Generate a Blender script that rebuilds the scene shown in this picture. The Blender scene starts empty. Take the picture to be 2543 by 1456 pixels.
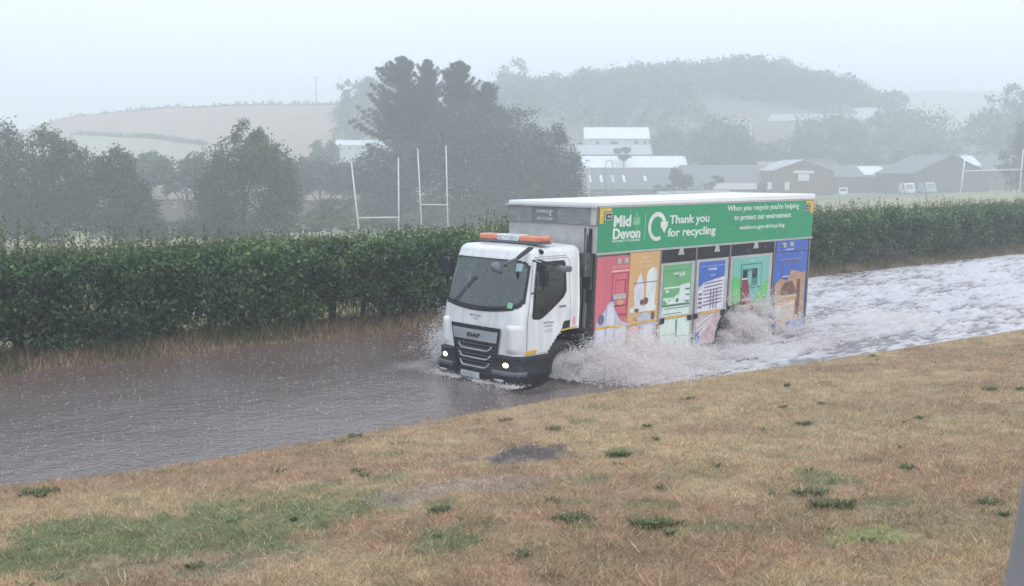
import bpy, math, random
import numpy as np
from mathutils import Vector, Matrix
R = math.radians
random.seed(7)
rng = np.random.default_rng(11)
scn = bpy.context.scene
col = scn.collection

# ---------------------------------------------------------------- camera
HC = 3.85
F = 2680.0; CX = 1271.0; CY = 728.0            # focal length and centre in photo units (2542 wide)
PITCH = math.atan(311 / F)
cam = bpy.data.cameras.new('camera'); cam_o = bpy.data.objects.new('camera', cam); col.objects.link(cam_o)
cam.sensor_width = 36; cam.lens = F / 2542 * 36
cam.clip_end = 4000; cam.clip_start = 0.05
cam_o.location = (0, 0, HC); cam_o.rotation_euler = (R(90) - PITCH, 0, 0)
cam.dof.use_dof = True; cam.dof.focus_distance = 20; cam.dof.aperture_fstop = 4.0
scn.camera = cam_o

# ---------------------------------------------------------------- world, sun, exposure
w = bpy.data.worlds.new('World'); scn.world = w; w.use_nodes = True
nt = w.node_tree; nt.nodes.clear()
out = nt.nodes.new('ShaderNodeOutputWorld'); bg = nt.nodes.new('ShaderNodeBackground')
sky = nt.nodes.new('ShaderNodeTexSky'); sky.sky_type = 'NISHITA'; sky.sun_disc = False
SUN_EL, SUN_AZ = R(50), R(150)
sky.sun_elevation = SUN_EL; sky.sun_rotation = SUN_AZ
mixn = nt.nodes.new('ShaderNodeMix'); mixn.data_type = 'RGBA'; mixn.inputs[0].default_value = 0.93
tc = nt.nodes.new('ShaderNodeTexCoord'); nz = nt.nodes.new('ShaderNodeTexNoise'); nz.inputs['Scale'].default_value = 1.3
nz.inputs['Detail'].default_value = 3
mp = nt.nodes.new('ShaderNodeMapping'); mp.inputs['Scale'].default_value = (1, 1, 2.5)
cr = nt.nodes.new('ShaderNodeValToRGB')
cr.color_ramp.elements[0].position = 0.3; cr.color_ramp.elements[0].color = (6.9, 7.9, 9.1, 1)
cr.color_ramp.elements[1].position = 0.72; cr.color_ramp.elements[1].color = (8.5, 9.1, 10.3, 1)
nt.links.new(tc.outputs['Generated'], mp.inputs[0]); nt.links.new(mp.outputs[0], nz.inputs[0])
nt.links.new(nz.outputs[0], cr.inputs[0])
nt.links.new(sky.outputs[0], mixn.inputs[6]); nt.links.new(cr.outputs[0], mixn.inputs[7])
nt.links.new(mixn.outputs[2], bg.inputs[0]); bg.inputs[1].default_value = 0.125
nt.links.new(bg.outputs[0], out.inputs[0])
sl = bpy.data.lights.new('sun', 'SUN'); sl.energy = 0.8; sl.angle = R(25); sl.color = (1, 0.97, 0.93)
so = bpy.data.objects.new('sun', sl); col.objects.link(so)
sd_ = Vector((math.sin(SUN_AZ) * math.cos(SUN_EL), math.cos(SUN_AZ) * math.cos(SUN_EL), math.sin(SUN_EL)))
so.rotation_euler = sd_.to_track_quat('Z', 'Y').to_euler()
scn.view_settings.view_transform = 'Standard'; scn.view_settings.look = 'None'
scn.view_settings.exposure = 0.4; scn.view_settings.gamma = 1
cy = scn.cycles
cy.max_bounces = 10; cy.diffuse_bounces = 7; cy.glossy_bounces = 3; cy.transmission_bounces = 4
cy.volume_bounces = 4; cy.transparent_max_bounces = 8; cy.use_denoising = True
cy.caustics_reflective = False; cy.caustics_refractive = False
cy.sample_clamp_indirect = 4

# ---------------------------------------------------------------- helpers
def ray(x, y):
    fw = np.array([0, math.cos(PITCH), -math.sin(PITCH)]); up = np.array([0, math.sin(PITCH), math.cos(PITCH)])
    return fw + np.array([1., 0, 0]) * (x - CX) / F - up * (y - CY) / F
def at(x, y, Y):
    d = ray(x, y); return np.array([0, 0, HC]) + d * (Y / d[1])
def gp(x, y, z=0.0):
    d = ray(x, y); return np.array([0, 0, HC]) + d * ((z - HC) / d[2])

def _h(ix, iy, iz):
    n = (ix * 374761393 + iy * 668265263 + iz * 2147483647 % 1274126177) & 0xffffffff
    n = ((n ^ (n >> 13)) * 1274126177) & 0xffffffff
    n = (n ^ (n >> 16)) & 0xffffff
    return n / float(0xffffff)
def vn(x, y, z=0.0, s=1.0):
    x = np.asarray(x, float) * s; y = np.asarray(y, float) * s; z = np.asarray(z, float) * s + 0 * x
    ix = np.floor(x).astype(np.int64); iy = np.floor(y).astype(np.int64); iz = np.floor(z).astype(np.int64)
    fx, fy, fz = x - ix, y - iy, z - iz
    fx = fx * fx * (3 - 2 * fx); fy = fy * fy * (3 - 2 * fy); fz = fz * fz * (3 - 2 * fz)
    r = 0
    for a in (0, 1):
        for b in (0, 1):
            for c in (0, 1):
                wgt = (fx if a else 1 - fx) * (fy if b else 1 - fy) * (fz if c else 1 - fz)
                r = r + wgt * _h(ix + a + 5000, iy + b + 5000, iz + c + 5000)
    return r
def fbm(x, y, z=0.0, s=1.0, o=4):
    r = 0; a = 0.5; t = 0
    for k in range(o):
        r = r + a * vn(x, y, np.asarray(z) + 7.3 * k, s * 2 ** k); t += a; a *= 0.5
    return r / t
def sst(x, a, b):
    t = np.clip((x - a) / (b - a), 0, 1); return t * t * (3 - 2 * t)

def tag(o, label=None, cat=None, group=None, kind=None):
    if label: o['label'] = label
    if cat: o['category'] = cat
    if group: o['group'] = group
    if kind: o['kind'] = kind
    return o
def empty(name, loc, label=None, cat=None, group=None, rz=0):
    o = bpy.data.objects.new(name, None); col.objects.link(o)
    o.location = tuple(float(c) for c in loc); o.rotation_euler = (0, 0, rz); o.empty_display_size = 0.3
    return tag(o, label, cat, group)
def mesh_np(name, V, FC, mats, parent=None, tint=None, colr=None, smooth=False, midx=None, loc=None):
    V = np.asarray(V, np.float32).reshape(-1, 3); FC = np.asarray(FC, np.int32)
    me = bpy.data.meshes.new(name); k = FC.shape[1]; n = len(FC)
    me.vertices.add(len(V)); me.vertices.foreach_set('co', V.ravel())
    me.loops.add(n * k); me.loops.foreach_set('vertex_index', FC.ravel())
    me.polygons.add(n); me.polygons.foreach_set('loop_start', np.arange(0, n * k, k, dtype=np.int32))
    if midx is not None: me.polygons.foreach_set('material_index', np.asarray(midx, np.int32))
    if smooth: me.polygons.foreach_set('use_smooth', np.ones(n, bool))
    for m in (mats if isinstance(mats, (list, tuple)) else [mats]): me.materials.append(m)
    if tint is not None:
        a = me.attributes.new('tint', 'FLOAT', 'POINT'); a.data.foreach_set('value', np.asarray(tint, np.float32).ravel())
    if colr is not None:
        a = me.attributes.new('col', 'FLOAT_COLOR', 'POINT')
        c = np.ones((len(V), 4), np.float32); c[:, :3] = colr; a.data.foreach_set('color', c.ravel())
    me.update(calc_edges=True); me.validate()
    o = bpy.data.objects.new(name, me); col.objects.link(o)
    if parent: o.parent = parent
    if loc is not None: o.location = loc
    return o
class MB:
    def __init__(s, f=None): s.v = []; s.f = []; s.m = []; s.fn = f; s.sm = []
    def add(s, vs, fs, m=0, sm=False):
        b = len(s.v); s.v += [tuple(float(c) for c in p) for p in vs]
        for f in fs: s.f.append([b + i for i in f]); s.m.append(m); s.sm.append(sm)
        return s
    def box(s, x0, x1, y0, y1, z0, z1, m=0):
        vs = [(x, y, z) for x in (x0, x1) for y in (y0, y1) for z in (z0, z1)]
        return s.add(vs, [(0, 1, 3, 2), (4, 6, 7, 5), (0, 4, 5, 1), (2, 3, 7, 6), (0, 2, 6, 4), (1, 5, 7, 3)], m)
    def hexa(s, vs, m=0):   # 8 verts, order as box
        return s.add(vs, [(0, 1, 3, 2), (4, 6, 7, 5), (0, 4, 5, 1), (2, 3, 7, 6), (0, 2, 6, 4), (1, 5, 7, 3)], m)
    def prism(s, pts, fa, d, m=0):   # pts 2D polygon, fa(p, t) -> 3D, thickness t 0..d
        n = len(pts); a = [fa(p, 0) for p in pts]; b = [fa(p, d) for p in pts]
        return s.add(a + b, [tuple(range(n)), tuple(range(2 * n - 1, n - 1, -1))] + [(i, (i + 1) % n, n + (i + 1) % n, n + i) for i in range(n)], m)
    def tube(s, pts, r, n=8, m=0, cap=True):
        P = [Vector(p) for p in pts]; rr = r if isinstance(r, (list, tuple)) else [r] * len(P); vs = []; fs = []
        for i, p in enumerate(P):
            t = (P[min(i + 1, len(P) - 1)] - P[max(i - 1, 0)]).normalized()
            a = t.cross(Vector((0, 0, 1)));  a = t.cross(Vector((1, 0, 0))) if a.length < 1e-3 else a
            a.normalize(); b = t.cross(a)
            for k in range(n):
                q = 2 * math.pi * k / n; vs.append(p + (a * math.cos(q) + b * math.sin(q)) * rr[i])
        for i in range(len(P) - 1):
            for k in range(n): fs.append((i * n + k, i * n + (k + 1) % n, (i + 1) * n + (k + 1) % n, (i + 1) * n + k))
        if cap: fs += [tuple(range(n - 1, -1, -1)), tuple(range((len(P) - 1) * n, len(P) * n))]
        return s.add(vs, fs, m, True)
    def grid(s, G, m=0, keep=None, sm=True, flip=False):   # G[i][j] 3D
        G = np.asarray(G); a, b = G.shape[:2]; fs = []
        for i in range(a - 1):
            for j in range(b - 1):
                if keep is None or keep(i, j):
                    q = (i * b + j, (i + 1) * b + j, (i + 1) * b + j + 1, i * b + j + 1)
                    fs.append(q[::-1] if flip else q)
        return s.add(G.reshape(-1, 3).tolist(), fs, m, sm)
    def build(s, name, mats, parent=None, bevel=0, loc=None):
        v = [s.fn(p) for p in s.v] if s.fn else s.v
        me = bpy.data.meshes.new(name); me.from_pydata(v, [], s.f)
        for m in (mats if isinstance(mats, (list, tuple)) else [mats]): me.materials.append(m)
        me.polygons.foreach_set('material_index', s.m); me.polygons.foreach_set('use_smooth', s.sm); me.update()
        o = bpy.data.objects.new(name, me); col.objects.link(o)
        if parent: o.parent = parent
        if loc is not None: o.location = tuple(float(c) for c in loc)
        if bevel:
            b = o.modifiers.new('bevel', 'BEVEL'); b.width = bevel; b.segments = 2; b.limit_method = 'ANGLE'
        return o

# ---------------------------------------------------------------- materials
def mat(name, c, rough=0.6, metal=0.0, c2=None, scale=5.0, spec=0.5, bump=0.0, bscale=40.0, emis=None, coat=0.0, stretch=None, det=5, obj=True):
    m = bpy.data.materials.new(name); m.use_nodes = True; n = m.node_tree; b = n.nodes['Principled BSDF']
    b.inputs['Base Color'].default_value = (*c, 1); b.inputs['Roughness'].default_value = rough
    b.inputs['Metallic'].default_value = metal; b.inputs['Specular IOR Level'].default_value = spec
    b.inputs['Coat Weight'].default_value = coat
    t = n.nodes.new('ShaderNodeTexCoord'); mpp = n.nodes.new('ShaderNodeMapping')
    n.links.new(t.outputs['Object'], mpp.inputs[0])
    if stretch: mpp.inputs['Scale'].default_value = stretch
    if c2 is None: c2 = tuple(x * 0.82 for x in c)
    nz = n.nodes.new('ShaderNodeTexNoise'); nz.inputs['Scale'].default_value = scale; nz.inputs['Detail'].default_value = det
    rp = n.nodes.new('ShaderNodeValToRGB'); rp.color_ramp.elements[0].position = 0.35; rp.color_ramp.elements[1].position = 0.65
    rp.color_ramp.elements[0].color = (*c, 1); rp.color_ramp.elements[1].color = (*c2, 1)
    n.links.new(mpp.outputs[0], nz.inputs[0]); n.links.new(nz.outputs[0], rp.inputs[0]); n.links.new(rp.outputs[0], b.inputs['Base Color'])
    if bump:
        nb = n.nodes.new('ShaderNodeTexNoise'); nb.inputs['Scale'].default_value = bscale; nb.inputs['Detail'].default_value = 4
        bp = n.nodes.new('ShaderNodeBump'); bp.inputs['Strength'].default_value = bump; bp.inputs['Distance'].default_value = 0.02
        n.links.new(mpp.outputs[0], nb.inputs[0]); n.links.new(nb.outputs[0], bp.inputs['Height']); n.links.new(bp.outputs[0], b.inputs['Normal'])
    if emis: b.inputs['Emission Color'].default_value = (*emis[:3], 1); b.inputs['Emission Strength'].default_value = emis[3]
    return m
def leafmat(name, cols, rough=0.45, trans=0.25, attr='tint'):
    m = bpy.data.materials.new(name); m.use_nodes = True; n = m.node_tree; b = n.nodes['Principled BSDF']
    a = n.nodes.new('ShaderNodeAttribute'); a.attribute_name = attr
    b.inputs['Roughness'].default_value = rough; b.inputs['Specular IOR Level'].default_value = 0.35
    tr = n.nodes.new('ShaderNodeBsdfTranslucent'); mx = n.nodes.new('ShaderNodeMixShader'); mx.inputs[0].default_value = trans
    if attr == 'tint':
        rp = n.nodes.new('ShaderNodeValToRGB'); e = rp.color_ramp.elements
        while len(e) < len(cols): e.new(0.5)
        for i, c in enumerate(cols): e[i].position = i / (len(cols) - 1); e[i].color = (*c, 1)
        n.links.new(a.outputs['Fac'], rp.inputs[0]); src = rp.outputs[0]
    else: src = a.outputs['Color']
    n.links.new(src, b.inputs['Base Color']); n.links.new(src, tr.inputs[0])
    n.links.new(b.outputs[0], mx.inputs[1]); n.links.new(tr.outputs[0], mx.inputs[2])
    n.links.new(mx.outputs[0], n.nodes['Material Output'].inputs[0])
    return m
M = {}
M['white'] = mat('white_paint', (0.80, 0.82, 0.83), 0.28, c2=(0.66, 0.67, 0.665), scale=7, coat=0.4, stretch=(1, 1, .18), det=8)
M['steel'] = mat('stainless_steel', (0.30, 0.305, 0.31), 0.42, 0.55, c2=(0.22, 0.225, 0.23), scale=2.5, stretch=(1, 1, 4))
M['steel_l'] = mat('pale_steel', (0.55, 0.55, 0.54), 0.45, 0.3, c2=(0.45, 0.45, 0.44), scale=4)
M['wallp'] = mat('pale_box_wall', (0.56, 0.57, 0.56), 0.5, c2=(0.50, 0.505, 0.50), scale=1.5)
M['roofw'] = mat('white_roof_skin', (0.84, 0.85, 0.87), 0.35, c2=(0.78, 0.79, 0.81), scale=0.8)
M['black'] = mat('black_plastic', (0.012, 0.013, 0.017), 0.5, c2=(0.022, 0.024, 0.03), scale=6, spec=.3)
M['dark'] = mat('dark_void', (0.02, 0.022, 0.028), 0.7)
M['rubber'] = mat('tyre_rubber', (0.03, 0.03, 0.03), 0.75)
M['gsilver'] = mat('grille_silver', (0.42, 0.46, 0.48), 0.4, 0.15)
M['amber'] = mat('amber_lens', (0.75, 0.23, 0.11), 0.25, c2=(0.65, 0.17, 0.08), scale=9, coat=0.5)
M['lamp'] = mat('lit_headlamp', (0.9, 0.85, 0.75), 0.2, emis=(1, 0.84, 0.6, 1.9))
M['lampw'] = mat('lamp_reflector', (0.5, 0.5, 0.5), 0.25, 0.5, c2=(.2, .2, .21), scale=14)
M['green'] = mat('sign_green', (0.022, 0.33, 0.145), 0.42, c2=(0.035, 0.29, 0.15), scale=6, stretch=(1, 1, .2), det=8)
M['txt'] = mat('white_lettering', (0.75, 0.80, 0.77), 0.5)
M['ltgreen'] = mat('pale_green_print', (0.22, 0.56, 0.36), 0.5)
M['yellow'] = mat('reflective_yellow', (0.80, 0.47, 0.06), 0.4)
M['pink'] = mat('red_panel_film', (0.66, 0.16, 0.20), 0.45, c2=(0.54, 0.14, 0.17), scale=6, stretch=(1, 1, .2), det=8)
M['pinkd'] = mat('deep_red_film', (0.42, 0.07, 0.10), 0.5)
M['pinkl'] = mat('light_red_film', (0.85, 0.42, 0.46), 0.5)
M['tan'] = mat('ochre_panel_film', (0.66, 0.41, 0.18), 0.45, c2=(0.62, 0.38, 0.17), scale=3)
M['tanl'] = mat('pale_ochre_print', (0.84, 0.66, 0.42), 0.5)
M['pgreen'] = mat('green_panel_film', (0.13, 0.38, 0.17), 0.45, c2=(0.16, 0.42, 0.20), scale=3)
M['pgreenl'] = mat('pale_glass_print', (0.60, 0.72, 0.65), 0.5, c2=(0.72, 0.80, 0.75), scale=9, det=2)
M['pblue'] = mat('blue_panel_film', (0.055, 0.13, 0.47), 0.45, c2=(0.06, 0.15, 0.52), scale=3)
M['paper'] = mat('newspaper_print', (0.72, 0.71, 0.76), 0.6, c2=(0.60, 0.58, 0.66), scale=8)
M['paperd'] = mat('newspaper_shadow_print', (0.17, 0.15, 0.24), 0.6)
M['ppaper'] = mat('pinkish_paper_print', (0.62, 0.48, 0.50), 0.6, c2=(0.45, 0.33, 0.37), scale=7)
M['teal'] = mat('teal_panel_film', (0.18, 0.47, 0.40), 0.45, c2=(0.21, 0.50, 0.44), scale=2)
M['teald'] = mat('teal_recess', (0.07, 0.24, 0.22), 0.5)
M['lime'] = mat('leaf_green_print', (0.10, 0.48, 0.14), 0.5, c2=(0.16, 0.52, 0.16), scale=2)
M['maroon'] = mat('maroon_print', (0.27, 0.045, 0.065), 0.5)
M['card'] = mat('cardboard_print', (0.52, 0.33, 0.22), 0.6, c2=(0.42, 0.25, 0.16), scale=6)
M['cardd'] = mat('cardboard_shadow_print', (0.19, 0.10, 0.07), 0.6)
M['cardl'] = mat('cardboard_light_print', (0.70, 0.50, 0.37), 0.6)
M['greyb'] = mat('grey_blue_print', (0.52, 0.56, 0.66), 0.5, c2=(0.40, 0.45, 0.58), scale=7)
M['greyt'] = mat('grey_lettering', (0.35, 0.37, 0.40), 0.5)
M['sticker'] = mat('pale_blue_sticker', (0.42, 0.66, 0.68), 0.5)
M['dash'] = mat('cab_interior_grey', (0.06, 0.07, 0.075), 0.7)
M['seat'] = mat('seat_cloth', (0.03, 0.035, 0.045), 0.9)
M['lgrey'] = mat('mirror_grey', (0.12, 0.13, 0.16), 0.35)
M['bark'] = mat('bark', (0.05, 0.04, 0.032), 0.9, c2=(0.08, 0.065, 0.05), scale=12, bump=0.6, bscale=25)
def glassmat(name, tint, gl):
    g = bpy.data.materials.new(name); g.use_nodes = True; n = g.node_tree; n.nodes.clear()
    o = n.nodes.new('ShaderNodeOutputMaterial'); mx = n.nodes.new('ShaderNodeMixShader'); fr = n.nodes.new('ShaderNodeFresnel')
    fr.inputs[0].default_value = 1.5; t = n.nodes.new('ShaderNodeBsdfTransparent'); t.inputs[0].default_value = (*tint, 1)
    gg = n.nodes.new('ShaderNodeBsdfGlossy'); gg.inputs['Roughness'].default_value = 0.08; gg.inputs['Color'].default_value = (0.9, 1, 1, 1)
    nz = n.nodes.new('ShaderNodeTexNoise'); nz.inputs['Scale'].default_value = 7; bp = n.nodes.new('ShaderNodeBump'); bp.inputs['Strength'].default_value = 0.05
    bp.inputs['Distance'].default_value = 0.02
    n.links.new(nz.outputs[0], bp.inputs['Height']); n.links.new(bp.outputs[0], gg.inputs['Normal'])
    ad = n.nodes.new('ShaderNodeMath'); ad.operation = 'MULTIPLY_ADD'; ad.inputs[1].default_value = 1.0; ad.inputs[2].default_value = gl
    n.links.new(fr.outputs[0], ad.inputs[0]); n.links.new(ad.outputs[0], mx.inputs[0])
    n.links.new(t.outputs[0], mx.inputs[1]); n.links.new(gg.outputs[0], mx.inputs[2]); n.links.new(mx.outputs[0], o.inputs[0])
    return g
M['glass'] = glassmat('wet_windscreen_glass', (.40, .50, .49), 0.07)
M['glass2'] = glassmat('side_window_glass', (.32, .36, .38), 0.03)

# ---------------------------------------------------------------- terrain
NE = np.array([(-60, -14), (-30, -0.5), (-12, 9.4), (-6.2, 12.7), (-4.5, 13.55), (-2.7, 14.95), (-.76, 16.45), (.88, 17.8), (5.8, 21), (12.2, 25.5), (30, 40), (60, 64), (200, 180)], float)
FE = np.array([(-60, -22), (-20, 11), (-9.4, 19.55), (-6.45, 22.1), (-2.1, 25.2), (10.35, 37.2), (23.1, 48.2), (60, 80), (200, 200)], float)
def dnear(x, y): return (np.interp(x, NE[:, 0], NE[:, 1]) - y) * 0.80
def dfar(x, y): return (y - np.interp(x, FE[:, 0], FE[:, 1])) * 0.70
TY = np.array([25, 60, 100, 170, 270.]); TP = np.array([0, 900, 1700, 2450.])
TZ = np.array([[-.1, -.1, 0, .05], [-1.0, -1.0, -.4, .05], [-4.3, -4.0, -1.9, .35], [-6, -5.3, -3, -.6], [-7, -6, -3.6, -1.75]])
R1 = np.array([(-900, 370), (0, 350), (130, 312), (200, 297), (400, 279), (600, 271), (830, 268), (1000, 262), (1240, 245), (1500, 240), (1850, 225), (2100, 262), (2300, 320), (2600, 345), (3400, 350)], float)
R2 = np.array([(-900, 330), (0, 322), (90, 323), (250, 330), (1500, 300), (1900, 260), (2150, 233), (2542, 233), (3400, 240)], float)
def terr(x, y):
    x = np.asarray(x, float); y = np.asarray(y, float)
    Y = np.maximum(y, 1.0); px = CX + F * x / np.maximum(Y, 20) / 1.0067
    px = np.clip(px, -900, 3400); pc = np.clip(px, 0, 2450)
    rows = np.array([np.interp(pc, TP, r) for r in TZ])
    z = rows[0]
    for i in range(4):
        t = np.clip((Y - TY[i]) / (TY[i + 1] - TY[i]), 0, 1); t = t * t * (3 - 2 * t)
        z = z + (rows[i + 1] - rows[i]) * t
    def top(Rr, D): return HC - (np.interp(px, Rr[:, 0], Rr[:, 1]) - 417) * D / F * 1.0
    D1, D2 = 450., 800.
    z1 = top(R1, D1); z2 = top(R2, D2)
    z = z + (z1 - z) * sst(Y, 275, D1) ** 0.8
    z = z + (z1 * 0.8 - z) * sst(Y, D1, 560) * 1.0
    z = z + (z2 - z) * sst(Y, 560, D2)
    z = z + 0.25 * (fbm(x, y, 0, 0.06) - 0.5) * sst(Y, 40, 90) + 2.0 * (fbm(x, y, 0, 0.02) - 0.5) * sst(Y, 280, 400)
    df = dfar(x, y); dn = dnear(x, y)
    field = -0.05 + (z + 0.05) * sst(df, 2, 30)
    far = -0.3 + 0.42 * sst(df, -0.35, 1.0); far = np.where(df > 1.0, 0.12 + (field - 0.12) * sst(df, 1.6, 3.4), far)
    lawn = -0.3 + 0.32 * sst(dn, -0.5, 0.05) + 0.085 * np.clip(dn, 0, 12) + 0.05 * (fbm(x, y, 3, 0.5) - 0.5) * sst(dn, 0.2, 1.5) + 0.03 * (fbm(x, y, 9, 1.6) - 0.5)
    return np.where(dn > -0.5, lawn, np.where(df > -0.35, far, -0.3))
def terr1(x, y): return float(terr(np.array([x]), np.array([y]))[0])

# colour zones (the turf's own colours)
LP = [  # px, py, rx, ry, colour, strength, name
    (430, 1330, 520, 95, 'g', .95), (820, 1260, 200, 55, 'g', .8), (950, 1195, 60, 22, 'g', .6), (1120, 1400, 95, 40, 'g', .9), (1200, 1350, 70, 25, 'g', .7),
    (2250, 1400, 420, 75, 'o', .7), (2150, 1450, 120, 30, 'y', .9), (1540, 985, 80, 12, 'g', .7), (1300, 1132, 110, 30, 'm', 1.), (1140, 1135, 80, 18, 'm', .55),
    (1170, 1220, 230, 34, 'p', .7), (1000, 1255, 120, 22, 'p', .6), (60, 1390, 200, 60, 'g', .7), (1700, 1000, 900, 60, 's', .4), (2300, 1060, 500, 90, 'o', .35),
    (1250, 1420, 300, 60, 'o', .5), (2350, 1180, 300, 50, 'r', .5), (1500, 1180, 300, 40, 'r', .35), (2050, 1230, 300, 60, 'r', .35), (480, 1440, 350, 40, 'p', .3)]
LC = {'g': (.20, .235, .10), 'o': (.31, .26, .14), 'y': (.38, .40, .17), 'm': (.11, .09, .092), 'p': (.42, .335, .28), 's': (.56, .42, .27), 'r': (.45, .30, .185)}
LPW = []
for (px, py, rx, ry, c, s) in LP:
    c0 = gp(px, py, .3); a = gp(px + rx, py, .3) - c0; b = gp(px, py - ry, .3) - c0
    LPW.append((c0[:2], np.hypot(*a[:2]), np.hypot(*b[:2]), c, s))
for (px, py, rx, ry) in ((1535, 1135, 50, 14), (2062, 1268, 80, 18), (1622, 1315, 70, 15), (1425, 1300, 60, 13), (1092, 1276, 60, 14), (2020, 1240, 50, 12), (1680, 1225, 110, 16), (1470, 1228, 90, 14), (1120, 1400, 80, 25), (1960, 1180, 60, 10), (820, 1195, 50, 12), (985, 1105, 60, 10), (1440, 1030, 50, 9), (2200, 1350, 90, 18), (700, 1280, 90, 18), (1750, 1400, 120, 20), (1450, 1380, 70, 16), (200, 1290, 120, 20)):
    c0 = gp(px, py, .3); a = gp(px + rx, py, .3) - c0; b = gp(px, py - ry, .3) - c0; LPW.append((c0[:2], np.hypot(*a[:2]), np.hypot(*b[:2]), 'g', .65))
def lawncol(x, y):
    n1 = fbm(x, y, 0, 0.7)[:, None]; n2 = fbm(x, y, 20, 2.2)[:, None]; n3 = fbm(x, y, 40, 6.0)[:, None]
    c = np.array([.515, .38, .225]) * (1 - 0) + 0 * n1
    c = c + (np.array([.43, .285, .175]) - c) * sst(n1, .42, .62)
    c = c + (np.array([.27, .22, .115]) - c) * sst(n2, .52, .75) * .6
    for (c0, ra, rb, k, s) in LPW:
        e = ((x - c0[0]) / ra) ** 2 + ((y - c0[1]) / rb) ** 2
        e = e + 2.6 * (fbm(x, y, 60, 1.6) - .5) + 2.4 * (fbm(x, y, 80, 5) - .5)
        wg = (1 - sst(e, .15, 1.35))[:, None] * s
        c = c + (np.array(LC[k]) - c) * wg
    return c * (0.74 + 0.60 * n3)
def mudmask(x, y):
    r = 0
    for (c0, ra, rb, k, s) in LPW:
        if k == 'm':
            e = ((x - c0[0]) / ra) ** 2 + ((y - c0[1]) / rb) ** 2 + 1.2 * (fbm(x, y, 60, 2.5) - .5)
            r = np.maximum(r, (1 - sst(e, .4, 1.2)) * s)
    return r

ang = np.radians(np.concatenate([np.linspace(-180, -46, 50), np.linspace(-44, 44, 420), np.linspace(46, 180, 50)]))
rad = np.concatenate([np.linspace(.3, 7, 20), np.linspace(7.2, 60, 330), 60 * (1500 / 60.) ** (np.arange(1, 150) / 149.)])
AA, RR = np.meshgrid(ang, rad, indexing='ij'); GX = RR * np.sin(AA); GY = RR * np.cos(AA)
GZ = terr(GX.ravel(), GY.ravel()).reshape(GX.shape)
na, nr = GX.shape
idx = np.arange(na * nr).reshape(na, nr)
Q = np.stack([idx[:-1, :-1], idx[:-1, 1:], idx[1:, 1:], idx[1:, :-1]], -1).reshape(-1, 4)[:, ::-1]
V = np.stack([GX, GY, GZ], -1).reshape(-1, 3)
cxy = V[Q].mean(1)
zn = np.where(dnear(cxy[:, 0], cxy[:, 1]) > -0.45, 0, np.where(dfar(cxy[:, 0], cxy[:, 1]) > -0.3, 2, 1))
# ground colour per vertex
gx, gy = V[:, 0], V[:, 1]; df = dfar(gx, gy)
GC = np.zeros((len(V), 3))
GC[:] = (.05, .042, .038)
lw = dnear(gx, gy) > -1
GC[lw] = lawncol(gx[lw], gy[lw]) * 0.72
fa = df > -0.4
px_ = CX + F * gx / np.maximum(gy, 20)
nn = fbm(gx[fa], gy[fa], 5, .25)[:, None]; n5 = fbm(gx[fa], gy[fa], 8, .03)[:, None]
cf = np.array([.27, .25, .14]) * (0.8 + .5 * nn)
cf = cf + (np.array([.17, .20, .09]) - cf) * sst(n5, .45, .6)
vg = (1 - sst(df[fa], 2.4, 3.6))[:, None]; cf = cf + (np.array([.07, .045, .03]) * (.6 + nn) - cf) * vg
hy = sst(gy[fa], 285, 330)[:, None]
brown = np.array([.33, .23, .175]) * (.85 + .3 * nn); pale = np.array([.34, .33, .22])
pf = px_[fa]
# lower left of the hill is a pale grass field below a hedge line
lowf = (sst(gy[fa], 385, 375) * (1 - sst(pf, 250, 620)))[:, None]
brown = brown + (pale - brown) * lowf
dk = sst(pf, 1000, 1250)[:, None]; brown = brown + (np.array([.19, .175, .15]) - brown) * dk
farr = sst(gy[fa], 560, 600)[:, None]; brown = brown + (np.array([.36, .35, .25]) - brown) * farr
cf = cf + (brown - cf) * hy
GC[fa] = cf
def colmat(name, rough, bump, bs, spec=.3):
    m = bpy.data.materials.new(name); m.use_nodes = True; n = m.node_tree; b = n.nodes['Principled BSDF']
    a = n.nodes.new('ShaderNodeAttribute'); a.attribute_name = 'col'; g = n.nodes.new('ShaderNodeNewGeometry')
    nz = n.nodes.new('ShaderNodeTexNoise'); nz.inputs['Scale'].default_value = bs; nz.inputs['Detail'].default_value = 6
    mr = n.nodes.new('ShaderNodeMapRange'); mr.inputs[3].default_value = .6; mr.inputs[4].default_value = 1.4
    mu = n.nodes.new('ShaderNodeMix'); mu.data_type = 'RGBA'; mu.blend_type = 'MULTIPLY'; mu.inputs[0].default_value = 1
    bp = n.nodes.new('ShaderNodeBump'); bp.inputs['Strength'].default_value = bump; bp.inputs['Distance'].default_value = .05
    n.links.new(g.outputs['Position'], nz.inputs[0]); n.links.new(nz.outputs[0], mr.inputs[0]); n.links.new(a.outputs['Color'], mu.inputs[6])
    n.links.new(mr.outputs[0], mu.inputs[7]); n.links.new(mu.outputs[2], b.inputs['Base Color'])
    n.links.new(nz.outputs[0], bp.inputs['Height']); n.links.new(bp.outputs[0], b.inputs['Normal'])
    b.inputs['Roughness'].default_value = rough; b.inputs['Specular IOR Level'].default_value = spec
    return m
M['soil'] = colmat('turf_ground', .8, .5, 9); M['fieldm'] = colmat('field_ground', .9, .4, 1.5); M['roadm'] = colmat('road_bed', .7, .2, 12)
def sub(mask, name, m):
    q = Q[mask]; u, inv = np.unique(q, return_inverse=True)
    o = mesh_np(name, V[u], inv.reshape(-1, 4), m, colr=GC[u], smooth=True); tag(o, kind='structure'); return o
sub(zn == 0, 'lawn', M['soil']); sub(zn == 1, 'road', M['roadm']); sub(zn == 2, 'ground', M['fieldm'])

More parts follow.
